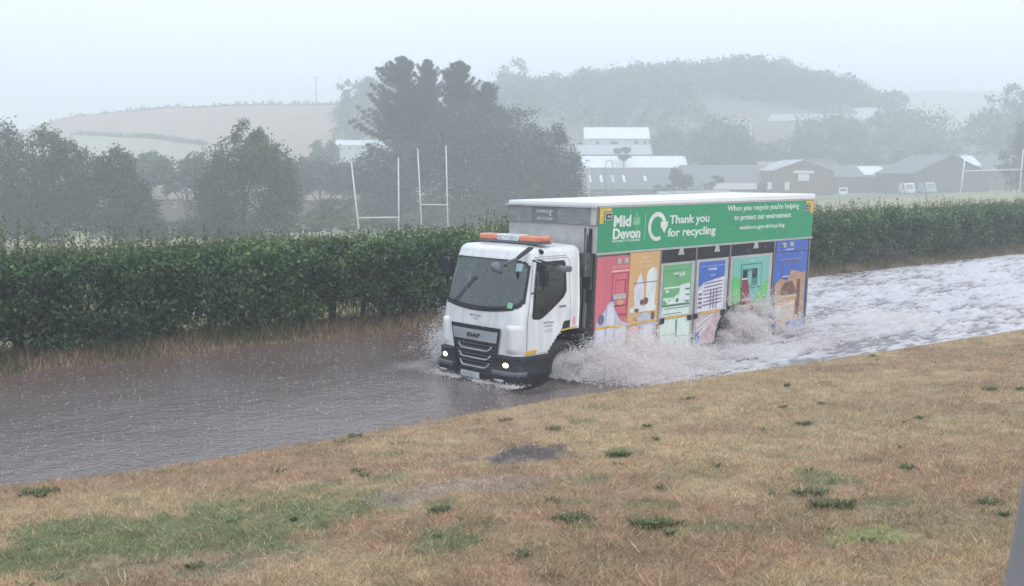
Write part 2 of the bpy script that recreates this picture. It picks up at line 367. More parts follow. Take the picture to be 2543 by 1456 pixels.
# ---------------------------------------------------------------- flood water
TO = np.array([1.557, 20.217]); YAW = R(47.351)
TD = np.array([math.sin(YAW), math.cos(YAW)]); TL = np.array([-math.cos(YAW), math.sin(YAW)])
xs = np.concatenate([np.linspace(-60, -14, 60), np.linspace(-13.8, 26, 560), np.linspace(26.3, 150, 90)])
tt = np.linspace(-0.10, 1.06, 170)
def roadpt(x, t):
    # cross the road along the truck's lateral direction
    yn = np.interp(x, NE[:, 0], NE[:, 1]); W = 10.2
    return x - .6 * W * (t) * .9, yn + .8 * W * t * .9
NSX = np.linspace(0, 1, 0) if False else None
XX, TT = np.meshgrid(xs, tt, indexing='ij')
yn = np.interp(XX, NE[:, 0], NE[:, 1]); yf = np.interp(XX, FE[:, 0], FE[:, 1])
WX = XX; WY = yn + (yf - yn) * TT
du = (WX - TO[0]) * TD[0] + (WY - TO[1]) * TD[1]; dv = (WX - TO[0]) * TL[0] + (WY - TO[1]) * TL[1]
WZ = 0.012 * (fbm(WX.ravel(), WY.ravel(), 0, 1.6, 3).reshape(WX.shape) - .5) + 0.012 * (fbm(WX.ravel() * .6 + WY.ravel() * .8, WX.ravel() * 2.4 - WY.ravel() * 1.8, 3, 1.2, 3).reshape(WX.shape) - .5)
# bow wave pushed up round the cab
bw = np.exp(-(((du + 2.15) / .32) ** 2)) * (1 - sst(np.abs(dv - 1.25), 1.0, 1.7))
WZ = WZ + .03 * bw - .15 * np.exp(-((du + 1.75) / .75) ** 2) * (1 - sst(np.abs(dv - 1.2), 1.2, 2.1))
n_, m_ = WX.shape; ii = np.arange(n_ * m_).reshape(n_, m_)
WQ = np.stack([ii[:-1, :-1], ii[1:, :-1], ii[1:, 1:], ii[:-1, 1:]], -1).reshape(-1, 4)
wm = bpy.data.materials.new('muddy_flood_water'); wm.use_nodes = True; n = wm.node_tree; b = n.nodes['Principled BSDF']
g = n.nodes.new('ShaderNodeNewGeometry')
nz = n.nodes.new('ShaderNodeTexNoise'); nz.inputs['Scale'].default_value = .35; nz.inputs['Detail'].default_value = 4
rp = n.nodes.new('ShaderNodeValToRGB'); rp.color_ramp.elements[0].position = .35; rp.color_ramp.elements[1].position = .7
rp.color_ramp.elements[0].color = (.13, .10, .092, 1); rp.color_ramp.elements[1].color = (.165, .14, .135, 1)
n.links.new(g.outputs['Position'], nz.inputs[0]); n.links.new(nz.outputs[0], rp.inputs[0]); n.links.new(rp.outputs[0], b.inputs['Base Color'])
b.inputs['Roughness'].default_value = .12; b.inputs['IOR'].default_value = 1.33; b.inputs['Specular IOR Level'].default_value = .5
n1 = n.nodes.new('ShaderNodeTexNoise'); n1.inputs['Scale'].default_value = 5; n1.inputs['Detail'].default_value = 6; n1.inputs['Roughness'].default_value = .65
n2 = n.nodes.new('ShaderNodeTexVoronoi'); n2.inputs['Scale'].default_value = 14
ad = n.nodes.new('ShaderNodeMath'); ad.operation = 'MULTIPLY_ADD'; ad.inputs[1].default_value = .35
bp = n.nodes.new('ShaderNodeBump'); bp.inputs['Strength'].default_value = .45; bp.inputs['Distance'].default_value = .03
n.links.new(g.outputs['Position'], n1.inputs[0]); n.links.new(g.outputs['Position'], n2.inputs[0])
n.links.new(n2.outputs['Distance'], ad.inputs[0]); n.links.new(n1.outputs[0], ad.inputs[2]); n.links.new(ad.outputs[0], bp.inputs['Height'])
n.links.new(bp.outputs[0], b.inputs['Normal'])
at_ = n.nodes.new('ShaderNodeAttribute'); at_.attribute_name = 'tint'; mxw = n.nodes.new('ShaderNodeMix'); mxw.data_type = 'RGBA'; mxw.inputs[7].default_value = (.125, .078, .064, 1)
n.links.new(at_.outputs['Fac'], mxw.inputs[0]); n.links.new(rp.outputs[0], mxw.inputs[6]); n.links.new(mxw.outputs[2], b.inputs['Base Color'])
silt_and_reflection = (1 - sst(dfar(WX.ravel(), WY.ravel()) * -1 + 1.6 * (fbm(WX.ravel(), WY.ravel(), 4, .5) - .5), .3, 2.6)) * .7  # muddy brown along the far edge, also standing in for the hedge's dark reflection
tag(mesh_np('water', np.stack([WX, WY, WZ], -1), WQ, wm, smooth=True, tint=silt_and_reflection), kind='structure')

# ---------------------------------------------------------------- the lorry
SH = 0.06
OX, OY, OZ = 2.8, 1.245, -0.3
base = TO + TD * OX + TL * OY
lorry = empty('recycling_lorry', (base[0], base[1], OZ), 'white recycling lorry with a green and picture covered side driving through the flood', 'lorry', rz=math.atan2(TD[1], TD[0]))
def tf(p): return (p[0] + SH * (p[2] - 1.6) - OX, p[1] - OY, p[2] - OZ)
def LB(): return MB(tf)
def dec(mb, pts, m, lay=0, th=.003):      # flat print on the near side; pts (u, z)
    y = -.004 - .003 * lay
    return mb.prism(pts, lambda p, t: (p[0], y - t, p[1]), th, m)
def rect(u0, z0, u1, z1): return [(u0, z0), (u1, z0), (u1, z1), (u0, z1)]
def textgeo(s, size, bold=.02, shear=0.0, align='LEFT', ext=.002, sx=1.0):
    c = bpy.data.curves.new('t', 'FONT'); c.body = s; c.size = size; c.offset = bold * size; c.extrude = ext; c.shear = shear; c.align_x = align
    c.resolution_u = 3
    o = bpy.data.objects.new('t', c); col.objects.link(o)
    dg = bpy.context.evaluated_depsgraph_get(); me = bpy.data.meshes.new_from_object(o.evaluated_get(dg))
    vs = [(v.co.x * sx, v.co.y, v.co.z) for v in me.vertices]; fs = [tuple(p.vertices) for p in me.polygons]
    bpy.data.objects.remove(o); bpy.data.curves.remove(c); bpy.data.meshes.remove(me)
    return vs, fs
def stext(mb, s, u, z, size, m=0, width=None, y=-.012, **k):     # lettering on the near side
    vs, fs = textgeo(s, size, **k)
    if width:
        x0 = min(v[0] for v in vs); x1 = max(v[0] for v in vs); q = width / (x1 - x0); vs = [((v[0] - x0) * q, v[1], v[2]) for v in vs]
    mb.add([(u + v[0], y - v[2], z + v[1]) for v in vs], fs, m)
def ftext(mb, s, v0, z, size, u, m=0, width=None, **k):        # lettering on the front; v0 = left edge as read
    vs, fs = textgeo(s, size, **k)
    if width:
        x0 = min(v[0] for v in vs); x1 = max(v[0] for v in vs); q = width / (x1 - x0); vs = [((v[0] - x0) * q, v[1], v[2]) for v in vs]
    mb.add([(u - v[2], v0 - v[0], z + v[1]) for v in vs], fs, m)

# cab shell ------------------------------------------------------
YC = 1.245
def uf(z): return float(np.interp(z, [-.2, .45, .95, 1.25, 1.35, 2.2, 2.28, 2.5], [-1.74, -1.75, -1.78, -1.76, -1.74, -1.55, -1.52, -1.40]))
def hw(z): return float(np.interp(z, [.45, 1.3, 2.2, 2.28], [1.125, 1.125, 1.055, 1.04]))
def fpt(y, z, off=0.0, hwz=None, ufz=None, rc=.27):
    h = (hw(z) if hwz is None else hwz) + off; u0 = (uf(z) if ufz is None else ufz) - off; rc = rc + off
    a = min(abs(y), h)
    bow = -.07 * (1 - (min(a, h - rc) / h) ** 2)
    e = max(0, a - (h - rc))
    return u0 + bow + rc - math.sqrt(max(rc * rc - e * e, 0))
NY = 26
def outline(z, off=0, hwz=None, ufz=None, ur=-.26):
    h = (hw(z) if hwz is None else hwz) + off
    ys = [-h * math.sin(math.pi / 2 * k / NY) for k in range(NY, -1, -1)] + [h * math.sin(math.pi / 2 * k / NY) for k in range(1, NY + 1)]
    fr = [(fpt(y, z, off, hwz, ufz), YC + y, z) for y in ys]
    u1 = fr[0][0]; ns = 24
    near = [(ur + (u1 - ur) * k / ns, YC - h, z) for k in range(ns)]
    far = [(u1 + (ur - u1) * (k + 1) / ns, YC + h, z) for k in range(ns)]
    rear = [(ur, YC + h - 2 * h * (k + 1) / 8, z) for k in range(8)]
    return near + fr + far + rear
def inws(y, z, g=0.0):
    h = hw(z) - .035
    zb = 1.22 + .11 * (abs(y) / 1.08) ** 2; zt = 2.185
    a = abs(y) / h; b_ = abs(2 * (z - zb) / (zt - zb) - 1)
    return a ** 9 + b_ ** 9 < 1 - g and zb < z < zt
SW = [(-1.36, 2.12), (-.70, 2.13), (-.655, 2.08), (-.64, 1.60), (-.70, 1.50), (-1.20, 1.17), (-1.28, 1.14), (-1.44, 1.15), (-1.475, 1.20)]
def inpoly(p, P):
    c = False; j = len(P) - 1
    for i in range(len(P)):
        if (P[i][1] > p[1]) != (P[j][1] > p[1]) and p[0] < (P[j][0] - P[i][0]) * (p[1] - P[i][1]) / (P[j][1] - P[i][1]) + P[i][0]: c = not c
        j = i
    return c
def archz(u):
    return float(np.interp(u, [-1.08, -1.07, -.73, -.2], [.40, .47, .85, .87]))
def shell(off, roof=True):
    zs = list(np.arange(.47, 2.281, .03)) + [2.28]
    rows = [outline(z, off) for z in zs]
    if roof:
        for a in np.radians([15, 30, 45, 60, 75, 90]):
            ins = .17 * (1 - math.cos(a)); rows.append([(p[0], p[1], 2.28 + .13 * math.sin(a) + off) for p in outline(2.28, off - ins, hwz=hw(2.28), ufz=uf(2.28), ur=-.26 - .4 * ins)])
        top = rows[-1]
        for s in (.25, .5, .75, 1.0):
            rows.append([(p[0] + (-.85 - p[0]) * s, p[1] + (YC - p[1]) * s, 2.41 + off + .045 * (1 - (1 - s) ** 2)) for p in top])
    n = len(rows[0]); mb = LB()
    vs = [p for r_ in rows for p in r_]; fs = []
    nf0, nf1 = 24, 24 + 2 * NY
    for i in range(len(rows) - 1):
        for j in range(n):
            k = (j + 1) % n
            q = [rows[i][j], rows[i][k], rows[i + 1][k], rows[i + 1][j]]
            c = [sum(p[t] for p in q) / 4 for t in range(3)]
            if i < len(zs) - 1:
                if nf0 <= j < nf1 + 1 and inws(c[1] - YC, c[2], .18): continue
                if (j < nf0 or nf1 < j <= nf1 + 24) and inpoly((c[0], c[2]), SW): continue
                if c[2] < archz(c[0]) and not (nf0 < j < nf1): continue
            fs.append((i * n + j, (i + 1) * n + j, (i + 1) * n + k, i * n + k))
    mb.add(vs, fs, 0, True); return mb
cab = shell(0).build('cab', M['white'], lorry)
tag(cab)
shell(-.035).build('cab_lining', M['dash'], cab)
# windscreen
def wsgrid(off, outer, inner=None):
    mb = LB(); na_, nb_ = 70, 40; G = []
    for i in range(na_ + 1):
        a = -1 + 2 * i / na_; rowp = []
        for j in range(nb_ + 1):
            b_ = j / nb_; y0 = a * 1.08; zb = 1.22 + .11 * a * a; z = zb + (2.185 - zb) * b_; y = a * (hw(z) - .035)
            rowp.append((fpt(y, z, off), YC + y, z))
        G.append(rowp)
    def keep(i, j):
        a = abs(-1 + 2 * (i + .5) / na_); b_ = abs(2 * (j + .5) / nb_ - 1)
        s = a ** 9 + b_ ** 9
        if s > outer: return False
        if inner is not None:
            aa = a / .965; bb = abs((2 * (j + .5) / nb_ - 1) - .065) / .875
            if aa ** 9 + bb ** 9 < 1: return False
        return True
    mb.grid(G, keep=keep, flip=True); return mb
ws = wsgrid(.004, 1.0).build('windscreen', M['glass'], lorry)
wsgrid(.010, 1.02, True).build('gasket', M['black'], ws)
mb = LB()
for (y0, y1, z0, z1, m) in ((-.93, -.80, 1.99, 2.13, 0), (-.90, -.78, 1.33, 1.43, 1)):
    G = [[(fpt(y, z, .014), YC + y, z) for z in (z0, z1)] for y in (y0, (y0 + y1) / 2, y1)]
    mb = LB(); mb.grid(G, flip=True); mb.build('sticker', M['greyt'] if m == 2 else (M['ltgreen'] if m else M['sticker']), ws)
# wipers
for (v0, v1, za, zb_) in ((1.95, 1.45, 1.33, 1.83), (1.05, .55, 1.27, 1.33)):
    mb = LB(); pts = []
    for k in range(7):
        t = k / 6; v_ = v0 + (v1 - v0) * t; z = za + (zb_ - za) * t; pts.append((fpt(v_ - YC, z, .035), v_, z))
    mb.tube(pts, .012, 6); mb.build('wiper', M['black'], lorry)
# doors: side glass, seams, handle
for sgn, nm in ((-1, 'near'), (1, 'off')):
    def sp(u, z, off): return (u, YC + sgn * (hw(z) + off), z)
    dr = LB()
    DP = [(-1.45, 2.2), (-.58, 2.2), (-.53, 2.15), (-.50, .89), (-.72, .87), (-1.07, .49), (-1.58, .49), (-1.60, 1.1)]
    for i in range(len(DP)):
        a, b_ = DP[i], DP[(i + 1) % len(DP)]
        N = 8
        for k in range(N):
            p = [a[0] + (b_[0] - a[0]) * k / N, a[1] + (b_[1] - a[1]) * k / N]; q = [a[0] + (b_[0] - a[0]) * (k + 1) / N, a[1] + (b_[1] - a[1]) * (k + 1) / N]
            dx, dz = q[0] - p[0], q[1] - p[1]; L = math.hypot(dx, dz); nx, nz_ = -dz / L * .005, dx / L * .005
            if p[0] > -1.46 or True:
                dr.add([sp(p[0] - nx, p[1] - nz_, .002), sp(p[0] + nx, p[1] + nz_, .002), sp(q[0] + nx, q[1] + nz_, .002), sp(q[0] - nx, q[1] - nz_, .002)], [(0, 1, 2, 3)], 0)
    door = dr.build('door', [M['lgrey']], lorry)
    mb = LB()
    zs = np.linspace(1.145, 2.125, 24); G = []
    P = SW
    def span(z):
        xs_ = []
        for i in range(len(P)):
            a, b_ = P[i], P[(i + 1) % len(P)]
            if (a[1] > z) != (b_[1] > z): xs_.append(a[0] + (b_[0] - a[0]) * (z - a[1]) / (b_[1] - a[1]))
        return (min(xs_), max(xs_)) if len(xs_) > 1 else (-1.44, -1.28)
    for z in zs:
        a, b_ = span(min(max(z, 1.152), 2.119)); G.append([sp(a + (b_ - a) * k / 8, z, .004) for k in range(9)])
    sg = mb.grid(G, flip=(sgn < 0)).build('side_window', M['glass2'], lorry)
    mb = LB()
    for i in range(len(P)):
        a, b_ = P[i], P[(i + 1) % len(P)]; N = 6; cxp, czp = -1.05, 1.7
        for k in range(N):
            p = (a[0] + (b_[0] - a[0]) * k / N, a[1] + (b_[1] - a[1]) * k / N); q = (a[0] + (b_[0] - a[0]) * (k + 1) / N, a[1] + (b_[1] - a[1]) * (k + 1) / N)
            def sc(p, s): 
                L = math.hypot(p[0] - cxp, p[1] - czp); return (cxp + (p[0] - cxp) * (1 + s / L), czp + (p[1] - czp) * (1 + s / L))
            vs = [sp(*sc(p, -.035), .007), sp(*sc(p, .03), .007), sp(*sc(q, .03), .007), sp(*sc(q, -.035), .007)]
            mb.add(vs, [(0, 1, 2, 3)], 0)
    mb.build('gasket', M['black'], sg)
    mb = LB(); mb.box(-.80, -.64, *sorted((YC + sgn * 1.126, YC + sgn * 1.145)), 1.30, 1.325); mb.build('handle', M['lgrey'], door)
    mb = LB()
    zz = [.845, .86, 1.02, 1.03]
    mb.prism([(-.715, .86), (-.52, .86), (-.51, 1.03), (-.64, 1.03), (-.68, 1.0)], lambda p, t: sp(p[0], p[1], .004 + t), .003, 0); mb.build('air_inlet', M['black'], lorry)
    mb = LB(); mb.prism([(-.74, .845), (-.30, .875), (-.30, .905), (-.74, .875)], lambda p, t: sp(p[0], p[1], .004 + t), .004, 0); mb.build('reflector', M['yellow'], lorry); mb = LB()
    mb.prism([(-1.62, .50), (-1.36, .50), (-1.33, .57), (-1.60, .57)], lambda p, t: sp(p[0], p[1], .006 + t), .006, 0); mb.build('reflector', M['yellow'], lorry)
    # roof seam and marker lamp
    mb = LB(); mb.prism([(-1.42, 2.235), (-.60, 2.235), (-.60, 2.243), (-1.42, 2.243)], lambda p, t: sp(p[0], p[1], .001 + t), .004, 0); mb.build('gutter', M['lgrey'], lorry)
    mb = LB(); mb.tube([(-1.25, YC + sgn * 1.0, 2.335), (-1.25, YC + sgn * 1.075, 2.325)], [.05, .035], 10); mb.build('marker_lamp', M['black'], lorry)
    # corner air deflector
    mb = LB(); G = []
    for i in range(9):
        y = (.80 + .30 * i / 8) * sgn; e = .045 * math.sin(math.pi * i / 8) ** .6 if 0 < i < 8 else 0.0
        G.append([(fpt(y, z, e * float(np.interp(z, [.50, .58, 1.0, 1.03], [0, 1, 1, 0]))), YC + y, z) for z in np.linspace(.50, 1.03, 14)])
    mb.grid(G, flip=(sgn > 0) ^ True); mb.build('corner_deflector', M['white'], lorry)
mb = LB()
stext(mb, 'Mid Devon', -1.19, 1.02, .065, 0, width=.26, y=YC - 1.125 - .004, bold=.01)
stext(mb, 'DISTRICT COUNCIL', -1.17, .965, .035, 0, width=.22, y=YC - 1.125 - .004, bold=.0)
for k in range(2): mb.prism(rect(-1.18, .90 - .035 * k, -.95, .908 - .035 * k), lambda p, t: (p[0], YC - 1.129 - t, p[1]), .002)
ftext(mb, 'Mid Devon', 1.42, 1.115, .06, uf(1.1) - .078, 0, width=.30, bold=.01)
ftext(mb, 'COUNCIL', 1.33, 1.06, .03, uf(1.1) - .080, 0, width=.14, bold=.0)
mb.build('lettering', M['greyt'], lorry)
mb = LB(); mb.prism(rect(-.42, .93, -.36, 1.09), lambda p, t: (p[0], YC - 1.130 - t, p[1]), .003); mb.build('warning_label', M['pinkl'], lorry)

# grille --------------------------------------------------------
def fpatch(mb, poly, off, m=0, ny=40, nz_=30):
    ys = [p[0] for p in poly]; zs = [p[1] for p in poly]; y0, y1, z0, z1 = min(ys), max(ys), min(zs), max(zs)
    G = []
    for j in range(nz_ + 1):
        z = z0 + (z1 - z0) * j / nz_; zq = min(max(z, z0 + 1e-4), z1 - 1e-4); xs_ = []
        for i in range(len(poly)):
            a, b_ = poly[i], poly[(i + 1) % len(poly)]
            if (a[1] > zq) != (b_[1] > zq): xs_.append(a[0] + (b_[0] - a[0]) * (zq - a[1]) / (b_[1] - a[1]))
        a, b_ = min(xs_), max(xs_)
        G.append([(fpt(a + (b_ - a) * k / ny, z, off), YC + a + (b_ - a) * k / ny, z) for k in range(ny + 1)])
    mb.grid(G, m)
mb = LB(); fpatch(mb, [(-.69, .95), (.69, .95), (.70, .93), (.60, .42), (.42, -.02), (-.42, -.02), (-.60, .42), (-.70, .93)], .03)
gr = mb.build('grille', M['black'], lorry)
mb = LB(); fpatch(mb, [(-.64, .875), (.64, .875), (.60, .67), (-.60, .67)], .045, ny=30, nz_=6); mb.build('badge_panel', M['gsilver'], gr)
mb = LB(); ftext(mb, 'DAF', YC + .17, .735, .10, uf(.77) - .07 - .055, 0, width=.34, bold=.02, ext=.006); mb.build('badge', M['black'], gr)
for z0, hwid in ((.50, .47), (.34, .45), (.18, .41)):
    mb = LB(); pts = []
    for k in range(25):
        t = -1 + 2 * k / 24; y = t * hwid; e = max(0, (abs(t) - .78) / .22)
        pts.append((fpt(y, z0, .045 - .01 * e), YC + y, z0 + .085 * e ** 1.2))
    mb.tube(pts, .016, 6); mb.build('grille_bar', M['gsilver'], gr)
for k in range(9):
    z = .60 - .065 * k; mb = LB(); hwid = float(np.interp(z, [0, .42, .6], [.38, .54, .57]))
    mb.tube([(fpt(hwid * t, z, .034), YC + hwid * t, z) for t in np.linspace(-1, 1, 13)], .006, 4); mb.build('grille_slat', M['lgrey'], gr)
# bumper
mb = LB(); G = []
def hb(z): return float(np.interp(z, [-.25, -.12, 0, .20, .44, .47], [1.05, 1.09, 1.13, 1.15, 1.14, 1.10]))
prof = [(.47, -.01), (.465, .02), (.44, .05), (.36, .055), (.24, .05), (.20, .075), (.12, .085), (.06, .08), (-.05, .06), (-.15, .02), (-.25, -.02)]
for z, o_ in prof:
    h = 1.10 + o_; row = [(-1.05 if z > .05 else -1.2, YC - h, z)]
    for k in range(-NY, NY + 1):
        y = h * math.sin(math.pi / 2 * k / NY); row.append((fpt(y, z, 0, hwz=h, ufz=-1.76 - o_), YC + y, z))
    row.append((-1.05 if z > .05 else -1.2, YC + h, z)); G.append(row)
def kb(i, j):
    y = (G[i][j][1] + G[i][j + 1][1]) / 2 - YC; z = (G[i][j][2] + G[i + 1][j][2]) / 2
    return not (abs(y) < float(np.interp(z, [-.02, .42], [.36, .56])) and z > .02)
mb.grid(G, keep=kb, flip=True); bump = mb.build('bumper', M['black'], lorry)
mb = LB()
G = []
for z, o_ in ((.20, .078), (.185, .092), (.135, .094), (.12, .086)):
    h = 1.10 + o_; G.append([(fpt(h * math.sin(math.pi / 2 * k / NY), z, 0, hwz=h, ufz=-1.76 - o_), YC + h * math.sin(math.pi / 2 * k / NY), z) for k in range(-NY, NY + 1)])
for sg in (-1, 1):
    mb = LB(); mb.grid([[p for p in row if sg * (p[1] - YC) > .50] for row in G], flip=True); mb.build('bumper_trim', M['lgrey'], bump)
mb = LB(); mb.box(-1.92, -1.905, 1.02, 1.54, -.02, .09); pl = mb.build('number_plate', mat('plate_white', (.5, .53, .56), .4), lorry, .004)
mb = LB(); ftext(mb, 'WA21', 1.50, .0, .085, -1.921, 0, width=.2, bold=.01); ftext(mb, 'DZX', 1.26, .0, .085, -1.921, 0, width=.17, bold=.01); mb.build('plate_lettering', M['greyt'], pl)
for sgn in (-1, 1):
    mb = LB()
    def hp(y, z, off): return (fpt(y, z, off, hwz=1.15, ufz=-1.80), YC + y, z)
    G = [[hp(sgn * (.62 + .50 * i / 14), z, .006) for z in np.linspace(.21, .415, 8)] for i in range(15)]
    mb.grid(G, flip=(sgn > 0) ^ True); hl = mb.build('headlight', M['lampw'], lorry)
    mb = LB(); cyv, czv = sgn * .86, .305; vs = []
    N = 20
    for rr_, of in ((1.0, .012), (.6, .03), (.05, .036)):
        for k in range(N): a = 2 * math.pi * k / N; vs.append(hp(cyv + .075 * rr_ * math.cos(a), czv + .048 * rr_ * math.sin(a), of))
    fs = [(r_ * N + k, r_ * N + (k + 1) % N, (r_ + 1) * N + (k + 1) % N, (r_ + 1) * N + k) for r_ in range(2) for k in range(N)] + [tuple(range(2 * N, 3 * N))]
    mb.add(vs, fs, 0, True); mb.build('lamp', M['lamp'], hl)
    mb = LB(); mb.tube([hp(sgn * (.62 + .5 * t), .425, .014) for t in np.linspace(0, 1, 9)], .014, 6); mb.tube([hp(sgn * (.62 + .5 * t), .205, .014) for t in np.linspace(0, 1, 9)], .010, 6); mb.build('headlight_rim', M['black'], hl)
    mb = LB(); mb.tube([hp(sgn * (.68 + .22 * t), .03, .012 + .08) for t in np.linspace(0, 1, 5)], .028, 8); mb.build('fog_lamp', M['lampw'], bump)
    # steps behind the bumper
    mb = LB(); mb.box(-1.52, -1.02, *sorted((YC + sgn * .8, YC + sgn * 1.12)), -.1, .47); mb.box(-1.45, -1.05, *sorted((YC + sgn * 1.12, YC + sgn * 1.16)), .17, .20); mb.build('cab_step', M['black'], lorry, .01)
    # front wheel arch lining
    mb = LB(); A = [(-.62 + .60 * math.cos(a), .18 + .64 * math.sin(a)) for a in np.linspace(math.pi, 0, 15)]
    G = [[(p[0], YC + sgn * s_, p[1]) for s_ in (.6, 1.12)] for p in A]; mb.grid(G); mb.build('mudguard', M['dark'], lorry)
# wheels
def wheel(uc, vc, wd, r_=.48):
    mb = LB(); N = 28; prof = [(r_ * .60, wd / 2), (r_ * .92, wd / 2), (r_, wd / 2 - .03), (r_, -wd / 2 + .03), (r_ * .92, -wd / 2), (r_ * .60, -wd / 2)]
    vs = [(uc + p[0] * math.cos(2 * math.pi * k / N), vc + p[1], .18 + p[0] * math.sin(2 * math.pi * k / N)) for p in prof for k in range(N)]
    mb.add(vs, [(i * N + k, i * N + (k + 1) % N, ((i + 1) % 6) * N + (k + 1) % N, ((i + 1) % 6) * N + k) for i in range(6) for k in range(N)], 0, True)
    wo = mb.build('wheel', M['rubber'], lorry)
    mb = LB(); sg = -1 if vc < YC else 1; pr = [(r_ * .6, .48), (r_ * .52, .30), (r_ * .3, .36), (r_ * .18, .50), (.001, .50)]
    vs = [(uc + p[0] * math.cos(2 * math.pi * k / N), vc + sg * wd * p[1], .18 + p[0] * math.sin(2 * math.pi * k / N)) for p in pr for k in range(N)]
    mb.add(vs, [(i * N + k, i * N + (k + 1) % N, (i + 1) * N + (k + 1) % N, (i + 1) * N + k) for i in range(4) for k in range(N)], 0, True); mb.build('rim', M['steel_l'], wo)
for vc in (YC - .96, YC + .96): wheel(-.60, vc, .26)
for vc in (YC - .90, YC + .90): wheel(4.55, vc, .52)
# mirrors
def mirror(pts_arm, c, s, name='mirror', m='black', rot=0):
    mb = LB(); x, y, z = c; a, b_, h = s
    mb.hexa([(x - a, y - b_, z - h * .9), (x - a, y - b_, z + h), (x - a, y + b_, z - h * .9), (x - a, y + b_, z + h), (x + a, y - b_ * .8, z - h), (x + a, y - b_ * .8, z + h * .95), (x + a, y + b_ * .8, z - h), (x + a, y + b_ * .8, z + h * .95)])
    o = mb.build(name, M[m], lorry, .03)
    mb = LB(); mb.tube(pts_arm, .016, 6); mb.build('arm', M['black'], o)
mirror([(-1.50, .16, 2.19), (-1.52, -.08, 2.16), (-1.48, -.12, 1.68), (-1.52, .13, 1.60)], (-1.46, -.12, 1.90), (.055, .10, .16))
mirror([(-1.38, .16, 2.20), (-1.15, -.14, 2.10)], (-1.02, -.16, 2.03), (.15, .10, .055), 'kerb_mirror', 'lgrey')
mirror([(-1.50, 2.33, 2.19), (-1.52, 2.50, 2.16), (-1.50, 2.55, 1.58), (-1.52, 2.34, 1.5)], (-1.50, 2.53, 1.93), (.06, .12, .19))
mb = LB(); mb.hexa([(-1.52, .13, 2.40), (-1.52, .13, 2.44), (-1.52, .27, 2.40), (-1.52, .27, 2.44), (-1.80, .20, 2.22), (-1.80, .20, 2.26), (-1.80, .30, 2.22), (-1.80, .30, 2.26)])
fm = mb.build('front_mirror_arm', M['black'], lorry, .01)
mb = LB(); mb.tube([(-1.79, .25, 2.24), (-1.93, .36, 2.17), (-1.95, .42, 2.10)], .028, 8)
mb.tube([(-1.96, .52, 2.10), (-1.99, .56, 2.06), (-2.0, .58, 2.02)], [.10, .13, .12], 12); mb.build('front_mirror', M['lgrey'], fm)
# interior
mb = LB(); mb.hexa([(-1.66, YC - 1.0, .9), (-1.66, YC - 1.0, 1.24), (-1.66, YC + 1.0, .9), (-1.66, YC + 1.0, 1.24), (-1.25, YC - 1.0, .9), (-1.25, YC - 1.0, 1.30), (-1.25, YC + 1.0, .9), (-1.25, YC + 1.0, 1.30)]); mb.build('dashboard', M['dash'], lorry, .03)
for vc in (.62, 1.86):
    mb = LB(); mb.box(-1.0, -.5, vc - .25, vc + .25, .9, 1.12); mb.hexa([(-.55, vc - .24, 1.1), (-.42, vc - .22, 1.75), (-.55, vc + .24, 1.1), (-.42, vc + .22, 1.75), (-.42, vc - .24, 1.1), (-.33, vc - .22, 1.75), (-.42, vc + .24, 1.1), (-.33, vc + .22, 1.75)])
    mb.box(-.45, -.34, vc - .13, vc + .13, 1.78, 2.0); mb.build('seat', M['seat'], lorry, .04)
mb = LB(); mb.tube([(-1.22 + .12 * math.sin(a), 1.86 + .21 * math.cos(a), 1.36 + .16 * math.sin(a)) for a in np.linspace(0, 2 * math.pi, 25)], .016, 6, cap=False); mb.tube([(-1.35, 1.86, 1.2), (-1.22, 1.86, 1.36)], .03, 8); mb.build('steering_wheel', M['black'], lorry)
mb = LB(); mb.box(-1.50, -1.42, .9, 1.6, 2.02, 2.14); mb.build('sun_visor', M['dash'], lorry, .01)
# light bar
mb = LB(); mb.box(-1.22, -.95, .25, 1.98, 2.455, 2.495); mb.box(-1.15, -1.05, .5, .6, 2.40, 2.46); mb.box(-1.15, -1.05, 1.65, 1.75, 2.40, 2.46); lbr = mb.build('light_bar', M['lgrey'], lorry, .008)
for a, b_ in ((.26, .84), (1.50, 1.97)):
    mb = LB(); mb.box(-1.235, -.94, a, b_, 2.497, 2.60); mb.build('amber_lamp', M['amber'], lbr, .035)
mb = LB(); mb.box(-1.22, -.95, .87, 1.47, 2.497, 2.605); mb.build('lit_sign_housing', M['white'], lbr, .012)
mb = LB(); ftext(mb, 'RECYCLING', 1.44, 2.515, .095, -1.222, 0, width=.54, bold=.01); mb.build('sign_lettering', M['greyt'], lbr)

# box body ------------------------------------------------------
BW = 2.47; BL = 7.38
mb = LB(); mb.box(.16, BL, .02, BW, .55, 2.24); mb.box(.10, 1.9, .03, BW - .03, .34, .549)
body = mb.build('box_body', M['steel'], lorry)
mb = LB(); mb.box(.02, BL, .012, BW, 2.24, 3.13); upper = mb.build('upper_body', M['steel_l'], lorry)
mb = LB()
mb.hexa([(-.02, -.012, 3.13), (-.02, -.012, 3.20), (-.02, BW + .01, 3.13), (-.02, BW + .01, 3.20), (BL + .02, -.012, 3.132), (BL + .02, -.012, 3.245), (BL + .02, BW + .01, 3.132), (BL + .02, BW + .01, 3.245)]); mb.build('roof', M['roofw'], lorry, .012)
mb = LB(); mb.box(4.6, BL, BW - .10, BW - .02, 3.246, 3.30); mb.build('roof_rail', M['steel_l'], lorry)
mb = LB(); mb.box(-.05, .019, .0, BW, 2.78, 3.10); mb.box(-.10, -.03, -.01, BW + .02, 3.10, 3.135, 1); mb.box(-.06, -.051, .0, .13, 2.78, 3.099, 1)
hd = mb.build('header', [M['steel'], M['steel_l']], lorry, .004)
mb = LB(); mb.box(-.055, -.051, 1.05, 1.75, 2.80, 3.08, 1)
